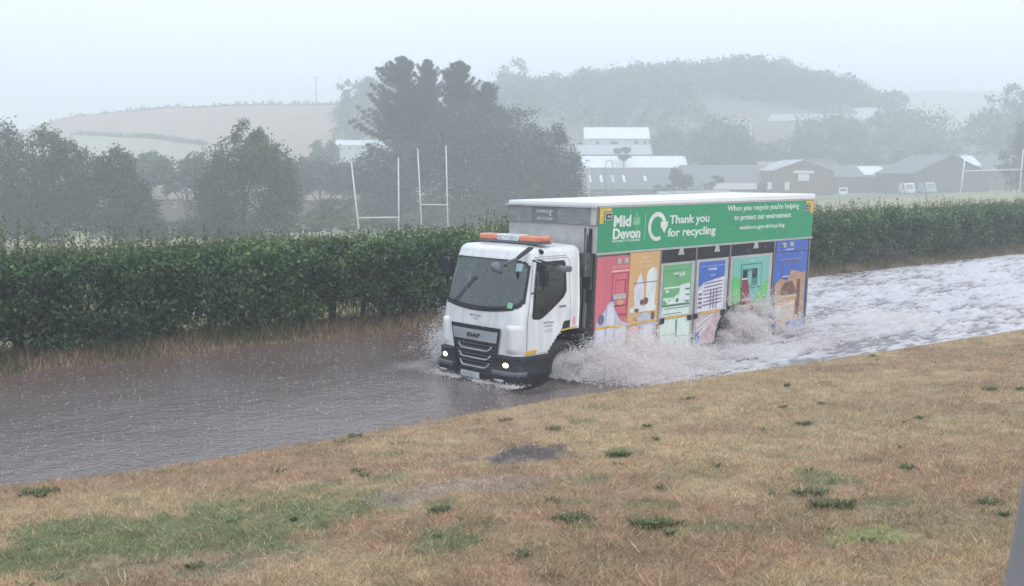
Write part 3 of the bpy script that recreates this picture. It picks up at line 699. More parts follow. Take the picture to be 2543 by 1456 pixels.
ftext(mb, 'ROMAQUIP', 1.62, 2.975, .085, -.058, 0, width=.47, bold=.02, shear=.3); ftext(mb, 'RECYCLING', 1.60, 2.835, .075, -.058, 0, width=.45, bold=.02, shear=.3)
mb.prism([(1.20, 2.965), (1.26, 2.965), (1.23, 2.93), (1.28, 2.935), (1.22, 2.91), (1.19, 2.92)], lambda p, t: (-.056 - t, p[0], p[1]), .003); mb.build('lettering', [M['gsilver'] if False else mat('silver_lettering', (.55, .56, .58), .4), mat('dark_plate', (.17, .18, .19), .5)], hd)
mb = LB(); mb.box(.135, .159, .34, BW - .10, .6, 2.75); mb.build('front_wall', M['wallp'], lorry)
mb = LB(); mb.box(.06, .158, BW - .09, BW - .02, .4, 2.779); mb.build('frame_post', M['steel'], lorry); mb = LB(); mb.box(.06, .158, .02, .09, .3, 2.779); mb.build('frame_post', M['steel'], lorry)
mb = LB(); mb.box(.02, .13, .12, .30, 1.55, 2.6, 1); mb.tube([(.0, .18, 2.7), (.0, .18, 1.3)], .03, 8); mb.tube([(-.06, .26, 2.72), (-.07, .24, 2.0), (-.02, .28, .8)], .02, 8)
mb.box(-.14, .10, .14, .33, 1.8, 2.25, 1); mb.box(-.12, .06, .2, 2.2, .35, .8, 0); mb.build('hydraulics', [M['black'], mat('dull_metal', (.10, .10, .10), .5, .5, c2=(.2, .2, .2), scale=8)], lorry, .006)
# dark loading opening between sign and stillage doors
mb = LB(); mb.prism(rect(1.88, 1.94, 5.86, 2.235), lambda p, t: (p[0], -.001 - t, p[1]), .010); mb.build('loading_opening', M['dark'], lorry)
for u in (2.52, 3.72, 5.13):
    mb = LB(); dec(mb, [(u - .10, 2.09), (u + .10, 2.09), (u + .045, 2.225), (u - .045, 2.225)], 0, 3, .012); mb.build('bracket', M['steel_l'], lorry)
# green sign board with its lettering
mb = LB(); mb.box(.02, BL - .02, -.010, .011, 2.255, 3.10); sign = mb.build('sign_board', M['green'], lorry)
mb = LB(); mb.box(.0, BL, -.02, .01, 2.215, 2.254); mb.box(0, BL, -.016, .01, 3.101, 3.129); mb.build('sign_rail', M['steel_l'], lorry)
mb = LB(); Y1 = -.012
stext(mb, 'Mid', .43, 2.735, .30, 0, width=.50, y=Y1, bold=.035); stext(mb, 'Devon', .42, 2.50, .28, 0, width=.80, y=Y1, bold=.035)
stext(mb, 'DISTRICT COUNCIL', .42, 2.435, .055, 0, width=.80, y=Y1, bold=.02)
stext(mb, 'Thank you', 2.10, 2.735, .235, 0, width=1.30, y=Y1, bold=.022); stext(mb, 'for recycling', 2.06, 2.475, .235, 0, width=1.58, y=Y1, bold=.022)
stext(mb, 'When you recycle you\'re helping', 4.02, 2.935, .165, 0, width=2.72, y=Y1, bold=.012); stext(mb, 'to protect our environment', 4.28, 2.735, .165, 0, width=2.16, y=Y1, bold=.012)
stext(mb, 'middevon.gov.uk/recycling', 4.50, 2.525, .125, 0, width=1.70, y=Y1, bold=.01)
# circular arrow mark
cu, cz = 1.72, 2.69; vs = []; N = 40; a0, a1 = math.radians(-62), math.radians(-345)
for k in range(N + 1):
    a = a0 + (a1 - a0) * k / N; wd = .038 + .012 * k / N
    for r_ in (-wd, wd):
        for yy in (-.013, -.0165): vs.append((cu + (.245 + r_) * math.cos(a) * .95, yy, cz + (.245 + r_) * math.sin(a)))
fs = []
for k in range(N):
    b0 = k * 4; fs += [(b0 + 1, b0 + 5, b0 + 7, b0 + 3), (b0, b0 + 2, b0 + 6, b0 + 4), (b0, b0 + 4, b0 + 5, b0 + 1), (b0 + 2, b0 + 3, b0 + 7, b0 + 6)]
mb.add(vs, fs, 0); e_ = (cu + .245 * math.cos(a1) * .95, cz + .245 * math.sin(a1))
mb.prism([(e_[0] - .13, e_[1] + .03), (e_[0] + .11, e_[1] + .03), (e_[0] + .10, e_[1] - .04), (e_[0], e_[1] - .20), (e_[0] - .12, e_[1] - .06)], lambda p, t: (p[0], -.0135 - t, p[1]), .004, 0)
for k in range(6):      # little crest beside the name
    mb.prism([(.98 + .035 * k, 2.76), (1.0 + .035 * k, 2.74), (1.02 + .035 * k, 2.76), (1.01 + .035 * k, 2.92 - .02 * (k % 2)), (.99 + .035 * k, 2.90)], lambda p, t: (p[0], -.013 - t, p[1]), .003, 1)
mb.prism([(1.05, 2.93), (1.12, 2.93), (1.085, 3.02)], lambda p, t: (p[0], -.013 - t, p[1]), .003, 1); mb.prism(rect(1.07, 2.64, 1.09, 2.75), lambda p, t: (p[0], -.013 - t, p[1]), .003, 1)
mb.prism(rect(1.335, 2.45, 1.36, 2.96), lambda p, t: (p[0], -.013 - t, p[1]), .003, 1)
mb.build('lettering', [M['txt'], M['ltgreen']], sign)
for (u0, u1) in ((.03, .36), (7.02, 7.34)):
    mb = LB(); lft = u0 < 1
    if lft: P_ = [(u0, 3.09), (u1, 3.09), (u1, 3.03), (u0 + .11, 3.03), (u0 + .11, 2.80), (u0, 2.80)]
    else: P_ = [(u1, 3.09), (u1, 2.80), (u1 - .11, 2.80), (u1 - .11, 3.03), (u0, 3.03), (u0, 3.09)]
    dec(mb, P_, 0, 3); mb.build('corner_reflector', M['yellow'], sign)
    mb = LB(); a = .17 if lft else 6.98; dec(mb, rect(a, 2.86, a + .20, 3.01), 0, 3, .008); dec(mb, rect(a + .03, 2.885, a + .17, 2.985), 1, 5, .008); dec(mb, rect(a + .06, 2.91, a + .15, 2.955), 0, 7, .008); mb.build('side_lamp', [M['steel_l'], M['black']], sign)

# stillage panels
def arc(uc, zc, r_, a0, a1, n=10): return [(uc + r_ * math.cos(math.radians(a0 + (a1 - a0) * k / n)), zc + r_ * math.sin(math.radians(a0 + (a1 - a0) * k / n))) for k in range(n + 1)]
def panel(label, poly, m, pic, texts=(), frame=True):
    mb = LB(); dec(mb, poly, 0, 3, .012)
    p = mb.build('side_panel', M[m], lorry, .004); p['label'] = label
    mats = []; mb = LB()
    for (pp, mm, lay) in pic:
        if mm not in mats: mats.append(mm)
        dec(mb, pp, mats.index(mm), 7 + lay)
    for (s, u, z, sz, wd, mm) in texts:
        if mm not in mats: mats.append(mm)
        stext(mb, s, u, z, sz, mats.index(mm), width=wd, y=-.030, bold=.02)
    if mats: mb.build('picture', [M[k] for k in mats], p)
    return p
def E(cu, cz, ru, rz, n=14): return [(cu + ru * math.cos(2 * math.pi * k / n), cz + rz * math.sin(2 * math.pi * k / n)) for k in range(n)]
panel('rose red panel with recess and white bottles', rect(.02, .12, .93, 2.17), 'pink', [
    (rect(.45, 1.0, .92, 1.87), 'pinkd', 0), (rect(.47, 1.05, .88, 1.83), 'pink', 1), (rect(.55, 1.42, .86, 1.72), 'pinkd', 2), (rect(.55, 1.42, .80, 1.69), 'pink', 3),
    (rect(.42, 1.86, .95, 1.90), 'pinkl', 2), (rect(.55, 2.01, .68, 2.13), 'greyt', 2), (rect(.76, 2.01, .89, 2.13), 'greyt', 2), (rect(.60, 2.03, .68, 2.12), 'steel_l', 3), (rect(.81, 2.03, .89, 2.12), 'steel_l', 3),
    ([(.02, .75), (.08, 1.02), (.22, 1.08), (.40, 1.30), (.52, 1.30), (.55, 1.15), (.75, .90), (.92, .86), (.92, .40), (.02, .40)], 'greyb', 2),
    (E(.50, 1.36, .05, .04), 'pblue', 3), (rect(.34, .4, .54, 1.25), 'paper', 4), (E(.18, .98, .09, .10), 'paperd', 3), (rect(.05, .42, .30, .80), 'paper', 4), (rect(.60, .42, .90, .76), 'paper', 4), (E(.7, 1.27, .10, .05), 'tan', 3),
    (rect(.50, 1.34, .86, 1.44), 'steel_l', 4), (rect(.50, 1.20, .86, 1.225), 'maroon', 4), (rect(.05, .12, .90, .40), 'ppaper', 2), (rect(.03, .80, .80, .845), 'yellow', 6)],
    [('PLASTICS & CANS', .44, 1.935, .075, .47, 'pinkl')])
panel('ochre panel with white bottles', rect(.955, .33, 1.86, 2.20), 'tan', [
    ([(1.12, 1.12), (1.10, 1.5), (1.18, 1.64), (1.28, 1.82), (1.36, 1.64), (1.40, 1.5), (1.40, 1.12)], 'paper', 1), ([(1.46, 1.12), (1.46, 1.70), (1.50, 1.82), (1.62, 1.90), (1.76, 1.86), (1.78, 1.70), (1.74, 1.12)], 'txt', 1),
    (rect(1.08, 1.60, 1.80, 1.615), 'paperd', 3), (E(1.35, 1.22, .06, .06), 'cardd', 3), (E(1.47, 1.24, .07, .07), 'cardd', 3), (rect(1.0, 1.03, 1.78, 1.13), 'txt', 2), (E(1.2, 1.07, .07, .04), 'cardd', 3),
    ([(1.22, .40), (1.22, .88), (1.42, 1.02), (1.78, .92), (1.80, .40)], 'greyb', 1), (E(1.70, .92, .06, .09), 'cardd', 3), ([(.99, .40), (.99, .80), (1.15, .95), (1.34, .80), (1.36, .40)], 'card', 2), (E(1.15, .62, .14, .16), 'pinkl', 3), (rect(1.45, .5, 1.7, .75), 'paper', 2), (rect(.96, .81, 1.80, .85), 'yellow', 6)],
    [('MIXED', 1.27, 2.07, .07, .28, 'tanl'), ('BATTERIES', 1.22, 1.985, .07, .38, 'tanl'), ('& SMALL ITEMS', 1.17, 1.90, .065, .46, 'tanl')])
panel('green panel with clear glass bottles', rect(1.90, .12, 2.99, 1.94), 'steel_l', [
    (rect(1.98, 1.05, 2.88, 1.90), 'pgreen', 1), (rect(2.03, 1.775, 2.85, 1.785), 'teald', 2), (rect(1.96, .14, 2.90, .80), 'pgreenl', 1), (rect(1.98, .86, 2.86, 1.10), 'pgreenl', 1),
    ([(2.1, 1.1), (2.3, 1.22), (2.5, 1.30), (2.55, 1.48), (2.84, 1.50), (2.86, 1.1)], 'pgreenl', 2), (rect(2.0, 1.42, 2.55, 1.455), 'pgreenl', 2), (rect(2.0, 1.20, 2.35, 1.235), 'pgreenl', 2), (E(2.12, 1.37, .05, .03), 'pgreenl', 2), (E(2.45, 1.17, .05, .045), 'teald', 3), (E(2.12, 1.17, .06, .03), 'pgreenl', 3),
    (rect(2.70, 1.36, 2.84, 1.40), 'teald', 3), (rect(2.72, 1.25, 2.84, 1.28), 'teald', 3), (rect(2.70, 1.12, 2.84, 1.15), 'teald', 3), (rect(2.05, 1.01, 2.85, 1.025), 'teald', 3), (rect(2.02, .90, 2.60, .915), 'teald', 3),
    (E(2.42, 1.66, .035, .025), 'teald', 2), (E(2.52, 1.675, .03, .025), 'txt', 2), (E(2.62, 1.68, .03, .025), 'txt', 2), (rect(2.44, .20, 2.49, .78), 'teald', 3), (rect(2.06, .48, 2.44, .488), 'pgreen', 3), (rect(2.49, .42, 2.84, .428), 'pgreen', 3), (rect(2.06, .24, 2.84, .248), 'pgreen', 3), (rect(2.08, .815, 2.78, .855), 'yellow', 6), (rect(1.93, .72, 2.06, .84), 'black', 6), (rect(2.80, .72, 2.95, .83), 'black', 6)],
    [('MIXED GLASS', 2.30, 1.70, .06, .38, 'txt')])
panel('blue panel with newspapers', [(3.06, .16), (3.06, 1.95), (4.14, 1.95), (4.14, .74)] + arc(4.55, .18, .72, 122, 178)[0:], 'steel_l', [
    (rect(3.14, 1.40, 4.02, 1.90), 'pblue', 1), (rect(3.18, 1.80, 4.0, 1.806), 'txt', 2), ([(3.12, .86), (3.12, 1.30), (3.30, 1.46), (3.6, 1.50), (4.02, 1.56), (4.02, .86)], 'paper', 2)]
    + [([(3.30 + (k % 2) * .03, 1.42 - .075 * k), (3.95, 1.46 - .075 * k), (3.95, 1.485 - .075 * k), (3.30 + (k % 2) * .03, 1.445 - .075 * k)], 'paperd', 3) for k in range(7)]
    + [(rect(3.15, 1.20 - .09 * k, 3.27, 1.25 - .09 * k), 'paperd', 3) for k in range(4)] + [(rect(3.55 + .1 * k, .90, 3.58 + .1 * k, 1.30), 'paperd', 4) for k in range(3)]
    + [([(3.10, .20), (3.10, .80), (4.0, .80), (3.86, .55), (3.82, .2)], 'ppaper', 1)] + [([(3.14, .30 + .13 * k), (3.62 + .04 * k, .60 + .09 * k), (3.62 + .04 * k, .62 + .09 * k), (3.14, .335 + .13 * k)], 'txt', 2) for k in range(3)] + [([(3.12, .2), (3.12, .45), (3.24, .42), (3.26, .2)], 'pblue', 2)]
    + [(rect(3.22, .815, 3.90, .855), 'yellow', 6), (rect(3.01, .73, 3.15, .84), 'black', 6), (rect(3.94, .73, 4.10, .84), 'black', 6), (E(3.57, 1.60, .03, .02), 'cardl', 3), (E(3.66, 1.61, .03, .02), 'cardl', 3)],
    [('PAPER', 3.45, 1.71, .07, .30, 'txt')])
panel('teal panel with window and maroon bottle', [(4.24, .94), (4.24, 1.955), (5.78, 1.955), (5.78, .14), (5.30, .14)] + arc(4.55, .18, .74, 2, 112), 'steel_l', [
    (rect(4.32, .90, 5.66, 1.91), 'teal', 1), ([(4.33, .90), (4.30, 1.45), (4.42, 1.52), (4.60, 1.45), (4.78, .90)], 'lime', 2), ([(5.15, .90), (5.42, 1.3), (5.64, 1.40), (5.64, .90)], 'lime', 2),
    (rect(4.60, 1.22, 5.38, 1.77), 'teald', 3), (rect(4.63, 1.25, 5.35, 1.74), 'teal', 4), (rect(4.66, 1.28, 5.22, 1.66), 'teald', 5), (rect(4.86, 1.30, 5.0, 1.60), 'teal', 6), (rect(5.02, 1.45, 5.18, 1.65), 'dark', 6), (rect(4.67, 1.44, 4.82, 1.63), 'dark', 6),
    ([(4.66, 1.43), (4.84, 1.43), (4.90, 1.28), (5.0, .92), (5.0, .91), (4.62, .91)], 'maroon', 7), (rect(4.64, 1.43, 4.84, 1.46), 'txt', 8), (rect(4.68, .96, 5.0, 1.01), 'ppaper', 8), ([(4.62, .93), (5.12, .93), (5.22, .14), (5.18, .14), (5.0, .55), (4.62, .86)], 'maroon', 2),
    (rect(5.22, .2, 5.62, .86), 'teald', 2), (rect(4.58, .84, 5.26, .88), 'yellow', 9), (rect(5.34, .73, 5.50, .84), 'black', 9), (rect(4.33, .96, 4.36, .99), 'black', 9)],
    [('FOOD', 4.92, 1.815, .05, .14, 'txt')])
panel('blue upper panel with white label', rect(5.92, 1.965, 7.20, 2.20), 'pblue', [(rect(6.12, 2.05, 6.30, 2.16), 'steel_l', 1), (rect(6.45, 2.07, 6.60, 2.17), 'steel_l', 1), (rect(6.10, 2.04, 6.20, 2.13), 'paperd', 2)], [('CARDBOARD', 6.28, 1.985, .045, .34, 'txt')])
panel('blue lower panel with stacked cardboard boxes', rect(5.90, .14, 7.20, 1.93), 'pblue', [
    (rect(6.20, 1.35, 6.95, 1.74), 'pinkd' if False else 'paperd', 1), (rect(6.22, 1.37, 6.93, 1.70), 'pblue', 2), (rect(6.05, 1.78, 6.95, 1.785), 'txt', 2), (rect(6.20, 1.38, 6.90, 1.40), 'txt', 3),
    ([(5.92, .95), (5.92, 1.22), (6.12, 1.36), (6.40, 1.28), (6.55, 1.52), (6.78, 1.50), (7.0, 1.44), (7.14, 1.48), (7.14, .38), (5.98, .38)], 'card', 4), ([(6.12, 1.05), (6.3, 1.25), (6.62, 1.28), (6.8, 1.0), (6.7, .97), (6.2, .97)], 'cardd', 5), (rect(6.1, .90, 6.85, .95), 'cardl', 5), (rect(6.80, .42, 6.95, 1.30), 'cardd', 5),
    ([(5.96, .40), (5.96, .80), (6.78, .84), (6.72, .46), (6.34, .26)], 'cardl', 6), ([(6.05, .7), (6.70, .75), (6.70, .77), (6.05, .72)], 'txt', 7), ([(6.0, .56), (6.70, .62), (6.70, .635), (6.0, .575)], 'txt', 7), (rect(6.02, .42, 6.22, .72), 'txt', 7), (rect(5.92, .85, 6.85, .87), 'tan', 7), (rect(5.92, .14, 7.18, .26), 'pblue', 7)], [])
for u in (1.875, 3.02, 4.19, 5.85, 7.27): mb = LB(); mb.box(u - .022, u + .022, -.03, -.002, .10 if u > 5.5 or u < 3.5 else .95, 2.21); mb.build('panel_frame', M['steel'], lorry)
mb = LB(); A = arc(4.55, .18, .74, -5, 185, 18); G = [[(p[0], y, p[1]) for y in (-.03, .55)] for p in A]; mb.grid(G); mb.tube([(p[0], -.03, p[1]) for p in A], .022, 6); mb.build('mudguard', M['black'], lorry)
mb = LB(); mb.box(.3, 7.2, .75, 1.0, -.02, .55); mb.box(.3, 7.2, 1.5, 1.75, -.02, .55); mb.box(1.0, 1.7, .1, .6, -.1, .33); mb.build('chassis', M['dark'], lorry)

# ---------------------------------------------------------------- leaves, blades, droplets
def unit(v): return v / np.maximum(np.linalg.norm(v, axis=-1, keepdims=True), 1e-9)
def cards(P, L, W, tint=None, up=0.0):
    N = len(P); a = rng.normal(size=(N, 3)); a[:, 2] += up; a = unit(a); b = unit(np.cross(a, rng.normal(size=(N, 3))))
    L = np.broadcast_to(L, (N,))[:, None]; W = np.broadcast_to(W, (N,))[:, None]
    Vv = np.stack([P - a * L, P + b * W, P + a * L, P - b * W], 1).reshape(-1, 3)
    Fq = np.arange(N * 4).reshape(N, 4)
    return Vv, Fq, (None if tint is None else np.repeat(tint, 4))
LEAF = {
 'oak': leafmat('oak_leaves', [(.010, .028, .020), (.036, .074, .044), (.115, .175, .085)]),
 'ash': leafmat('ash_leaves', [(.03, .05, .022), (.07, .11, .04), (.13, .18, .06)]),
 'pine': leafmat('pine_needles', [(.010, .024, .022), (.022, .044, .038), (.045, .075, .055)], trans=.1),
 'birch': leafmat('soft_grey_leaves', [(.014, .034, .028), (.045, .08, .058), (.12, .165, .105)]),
 'wood': leafmat('wood_leaves', [(.018, .03, .018), (.04, .06, .03), (.07, .09, .045)]),
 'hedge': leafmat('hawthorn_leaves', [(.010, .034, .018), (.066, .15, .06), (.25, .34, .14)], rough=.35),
 'shoot': leafmat('pale_shoots', [(.06, .075, .03), (.12, .16, .06), (.24, .24, .12)]),
}
def crown_pts(blobs, n, lump=.16, shell=.55):
    """blobs: (centre xyz, radii xyz). leaves gathered in clumps on each lobe"""
    area = np.array([r[0] * r[2] + r[1] * r[2] for c, r in blobs]); cnt = (n * area / area.sum()).astype(int)
    P = []; T = []
    for (c, r), k in zip(blobs, cnt):
        c = np.array(c); r = np.array(r); m = max(8, k // 55)
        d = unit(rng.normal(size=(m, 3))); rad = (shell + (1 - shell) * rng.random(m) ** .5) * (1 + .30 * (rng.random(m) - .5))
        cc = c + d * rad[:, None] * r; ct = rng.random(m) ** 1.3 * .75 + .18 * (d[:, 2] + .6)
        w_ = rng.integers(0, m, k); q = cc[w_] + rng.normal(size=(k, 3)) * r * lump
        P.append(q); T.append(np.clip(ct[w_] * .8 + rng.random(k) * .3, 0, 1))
    return np.concatenate(P), np.concatenate(T)
def pb(px, py, rx, ry, Y, dy=0, dr=1.0):
    s = Y / F; c = at(px, py, Y); return (c + np.array([0, dy, 0]), (rx * s, rx * s * dr, ry * s))
def tree(name, label, Y, blobs, kind, n, size, trunk=None, group=None, cat='tree', cs=1.0):
    bl = [pb(b[0], b[1], b[2], b[3], Y, *(b[4:])) for b in blobs]
    tx = trunk if trunk is not None else sum(b[0] * b[2] for b in blobs) / sum(b[2] for b in blobs)
    bp = at(tx, 420, Y); gz = terr1(bp[0], Y); root = empty(name, (bp[0], Y, gz), label, cat, group)
    P, T = crown_pts(bl, n); P = P - np.array([bp[0], Y, gz]); P[:, 2] = np.maximum(P[:, 2], .1)
    sz = size * (.6 + .8 * rng.random(len(P)))
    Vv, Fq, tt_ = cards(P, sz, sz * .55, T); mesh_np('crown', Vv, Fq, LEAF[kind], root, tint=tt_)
    topz = max(c[2] + r[2] * .5 for c, r in bl) - gz
    mb = MB(); r0 = .018 * topz + .08
    mb.tube([(0, 0, -.4), (.02 * topz, 0, topz * .35), (0, .01, topz * .8)], [r0, r0 * .75, r0 * .2], 8)
    for c, r in bl:
        c = np.array(c) - np.array([bp[0], Y, gz]); h = topz * (.15 + .3 * random.random())
        mb.tube([(0.0, 0, h), tuple(c * np.array([.5, .5, 0]) + np.array([0, 0, (h + c[2]) / 2])), tuple(c)], [r0 * .5, r0 * .35, r0 * .1], 6)
    mb.build('trunk', M['bark'], root); return root
TG = 'trees along the far side of the playing field'
tree('broadleaf_tree', 'big dark green tree cut by the left edge of the picture', 104, [(0, 385, 55, 92), (-70, 470, 90, 130), (40, 480, 70, 110), (-10, 540, 90, 80)], 'oak', 24000, .135, group=TG)
tree('broadleaf_tree', 'dark rounded tree with twin domed tops between the leftmost tree and the parked cars', 107, [(118, 385, 44, 62), (170, 395, 34, 45), (150, 470, 80, 80), (110, 530, 90, 75), (215, 440, 45, 62)], 'oak', 24000, .135, group=TG)
tree('broadleaf_tree', 'lower sloping dark tree beside the brown roofed house', 103, [(285, 430, 50, 60), (325, 480, 45, 60), (260, 500, 80, 90), (330, 540, 62, 60), (375, 560, 28, 32)], 'oak', 24000, .135, group=TG)
tree('broadleaf_tree', 'pointed tree with loose pale green right side left of the goalposts', 108, [(608, 345, 30, 45), (575, 410, 55, 55), (545, 470, 62, 70), (600, 500, 105, 90), (640, 400, 55, 55), (540, 540, 68, 50), (680, 560, 70, 45)], 'oak', 24000, .135, trunk=600, group=TG)
tree('ash_tree', 'light green feathery tree leaning against the pointed dark one', 106, [(655, 400, 40, 52), (695, 430, 38, 66), (700, 500, 46, 62), (640, 360, 25, 35)], 'ash', 9000, .15, trunk=690, group=TG)
tree('bushy_tree', 'bluish dark bushy tree seen between the house and the pointed tree', 150, [(440, 425, 52, 42), (500, 440, 45, 50), (400, 445, 40, 40), (460, 450, 60, 25), (520, 500, 30, 60)], 'birch', 7000, .25, group=TG)
tree('bushy_tree', 'faint bushy tree above the brown roofed house', 175, [(355, 420, 40, 40), (330, 450, 50, 45)], 'ash', 4000, .28, group=TG)
tree('bushy_tree', 'low dark tree behind the left end of the long roof', 196, [(770, 420, 45, 34), (825, 425, 50, 32), (740, 445, 40, 35), (790, 455, 90, 25)], 'birch', 6500, .25, group=TG)
tree('broadleaf_tree', 'hazy rounded tree filling the gap between the goalposts and the pointed tree', 170, [(740, 430, 50, 45), (870, 440, 60, 45), (800, 440, 60, 36), (720, 480, 40, 40)], 'birch', 12000, .22, group=TG)
tree('shrub', 'low round shrub at the foot of the bank left of the goalposts', 125, [(835, 525, 50, 30), (800, 545, 45, 22)], 'ash', 2600, .2, cat='shrub')
tree('shrub', 'dark undergrowth between the two groups of dark trees', 112, [(430, 570, 60, 22), (500, 565, 60, 30), (560, 560, 60, 35), (380, 575, 40, 22)], 'oak', 5000, .17, cat='shrub')
tree('shrub', 'dark undergrowth along the foot of the pines', 146, [(900, 540, 60, 18), (1000, 545, 80, 18), (1120, 545, 100, 18), (1250, 540, 100, 18), (1370, 530, 60, 25)], 'oak', 6000, .22, cat='shrub')
tree('shrub', 'long low shrubs below the bank under the pointed tree', 118, [(770, 560, 60, 14), (860, 560, 60, 12), (950, 553, 60, 12)], 'ash', 2600, .2, cat='shrub')
# pines: trunk with whorls of upswept boughs
def pine(label, Y, px, ytop, ybot, spread, n, seed):
    rs = np.random.default_rng(seed); bp = at(px, 420, Y); s = Y / F; gz = terr1(bp[0], Y)
    H = HC + (417 - ytop) * s * 1.0 - gz + .3; zb = HC + (417 - ybot) * s - gz
    root = empty('pine_tree', (bp[0], Y, gz), label, 'pine tree', 'pines behind the goalposts')
    P = []; T = []; L = []; mb = MB(); mb.tube([(0, 0, -.5), (.1, 0, H * .5), (0, 0, H * .97)], [.42, .26, .03], 8)
    nb = 150
    for k in range(nb):
        t = (k + rs.random()) / nb; z0 = zb + (H - zb) * t; a = rs.random() * 2 * math.pi
        ln = spread * s * (float(np.interp(t, [0, .25, .55, .85, 1], [.75, 1.08, .85, .44, .05]))) * (.45 + .75 * rs.random())
        rise = ln * (.12 + .48 * t) ; m = 9; pts = []
        for j in range(m):
            q = (j + 1) / m; pts.append((math.cos(a) * ln * q, math.sin(a) * ln * q, z0 + rise * q * q - .10 * ln * math.sin(q * 3.1) * (1 - t)))
        mb.tube([(0, 0, z0)] + [pts[2], pts[5], pts[8]], [.09 * (1 - t) + .03, .06, .035, .015], 4)
        for j, p in enumerate(pts):
            q = (j + 1) / m; kk = int(1.7 * n / nb / m * (1.2 if j > 1 else .4)); sp = .13 + .16 * (1 - q) ** 1.5 + .012 * ln
            P.append(np.array(p) + rs.normal(size=(kk, 3)) * np.array([sp, sp, sp * .8]) + np.array([0, 0, .15])); T.append(np.clip(rs.random(kk) * .6 + .25 * q, 0, 1))
    for j in range(9): zz_ = H * (1.0 - .012 * j); P.append(np.array([0, 0, zz_]) + rs.normal(size=(22, 3)) * np.array([.04 + .035 * j, .04 + .035 * j, .2])); T.append(rs.random(22) * .7)
    P = np.concatenate(P); T = np.concatenate(T); N = len(P)
    Vv, Fq, tt_ = cards(P, .24, .05, T, up=1.4); mesh_np('crown', Vv, Fq, LEAF['pine'], root, tint=tt_); mb.build('trunk', M['bark'], root)
pine('tallest dark pine with ragged boughs on its left side behind the goalposts', 160, 1003, 162, 400, 108, 30000, 1)
pine('narrower pine top just right of the tallest pine', 163, 1062, 168, 420, 75, 18000, 2)
pine('pine with upswept twigs above the second pair of goalposts', 158, 1140, 172, 420, 92, 24000, 3)
pine('shorter pine sloping down on the right of the pine group', 162, 1208, 222, 430, 75, 16000, 4)
BG = 'leafy trees massed in front of the pines'
tree('broadleaf_tree', 'grey green domed tree filling the middle of the pine group', 152, [(1150, 330, 90, 75), (1120, 400, 120, 90), (1190, 450, 110, 90), (1060, 480, 90, 80), (1120, 530, 120, 40)], 'birch', 24000, .19, group=BG)
tree('broadleaf_tree', 'tall grey green tree right of the domed one', 156, [(1285, 320, 52, 50), (1270, 390, 85, 80), (1300, 450, 95, 90), (1240, 500, 90, 60)], 'birch', 20000, .19, group=BG)
tree('broadleaf_tree', 'greener rounded tree at the right end of the group beside the white roofs', 148, [(1368, 355, 38, 42), (1375, 420, 58, 70), (1390, 480, 55, 60), (1340, 500, 70, 50), (1405, 430, 40, 50)], 'ash' if False else 'birch', 17000, .18, group=BG)
tree('broadleaf_tree', 'dark lower tree behind the left goalposts', 150, [(930, 430, 52, 62), (960, 490, 70, 70), (1000, 420, 60, 70), (905, 410, 28, 38), (1020, 520, 80, 40)], 'birch', 17000, .19, group=BG)
FG = 'hazy trees among the buildings'
tree('round_tree', 'large round tree standing over the end of the long white roof', 300, [(1790, 350, 66, 50), (1770, 385, 66, 42), (1835, 375, 40, 45)], 'birch', 9000, .42, group=FG)
tree('round_tree', 'smaller paler round tree left of the large round one', 320, [(1660, 362, 45, 36), (1635, 385, 30, 20)], 'ash', 4000, .45, group=FG)
tree('round_tree', 'tall lone domed tree rising from the wood left of its highest ridge', 410, [(1273, 188, 40, 34), (1278, 235, 48, 45), (1310, 250, 40, 40)], 'oak', 5000, .55, group=FG)
tree('round_tree', 'faint domed tree on the hill left of the pines', 350, [(878, 238, 36, 34), (885, 285, 50, 50), (862, 330, 40, 40), (935, 215, 30, 26), (940, 260, 50, 60)], 'oak', 7000, .5, group=FG)
tree('round_tree', 'small round tree in front of the white shed left of the pines', 240, [(806, 378, 34, 26)], 'ash', 2200, .35, group=FG)
tree('round_tree', 'faint mounded tree above the brown gabled shed', 330, [(2060, 350, 80, 50), (2110, 330, 50, 40), (2010, 380, 50, 35)], 'birch', 6000, .48, group=FG)
tree('round_tree', 'broad pale green tree filling the space above the low shed', 345, [(2265, 330, 92, 62), (2220, 380, 90, 50), (2320, 390, 70, 50), (2190, 300, 30, 40)], 'ash', 9000, .5, group=FG)
tree('round_tree', 'rounded tree on the skyline next to the bare far field', 420, [(2195, 252, 48, 26), (2170, 285, 60, 30)], 'oak', 4000, .55, group=FG)
tree('round_tree', 'tall tree mass with a pointed top at the right edge', 330, [(2520, 245, 32, 30), (2500, 300, 60, 60), (2440, 330, 50, 50), (2560, 340, 80, 90), (2470, 380, 70, 50)], 'birch', 11000, .48, group=FG)
tree('round_tree', 'darker leafy tree beside the right barn at the edge of the picture', 215, [(2535, 400, 45, 55), (2580, 380, 60, 80), (2540, 440, 40, 40)], 'oak', 5000, .32, group=FG)
tree('round_tree', 'faint narrow tree standing left of the mounded tree', 325, [(2000, 345, 28, 55), (2010, 380, 40, 40)], 'oak', 3000, .45, group=FG)
tree('round_tree', 'low faint trees right of the large round tree', 310, [(1900, 385, 55, 28), (1950, 375, 45, 35), (1860, 395, 40, 25)], 'oak', 4500, .42, group=FG)
tree('round_tree', 'low dark trees behind the low shed', 315, [(2130, 395, 60, 30), (2200, 400, 60, 28), (2260, 395, 50, 28)], 'oak', 4500, .42, group=FG)
tree('shrub', 'small tree in front of the lower white roof band', 290, [(1665 * .93, 381, 22, 14)], 'oak', 900, .4, cat='shrub')
tree('shrub', 'thin bushes before the dark roof with skylights', 240, [(1690, 440, 25, 26), (1780, 450, 20, 14), (1650, 470, 25, 14)], 'birch', 1800, .35, cat='shrub')
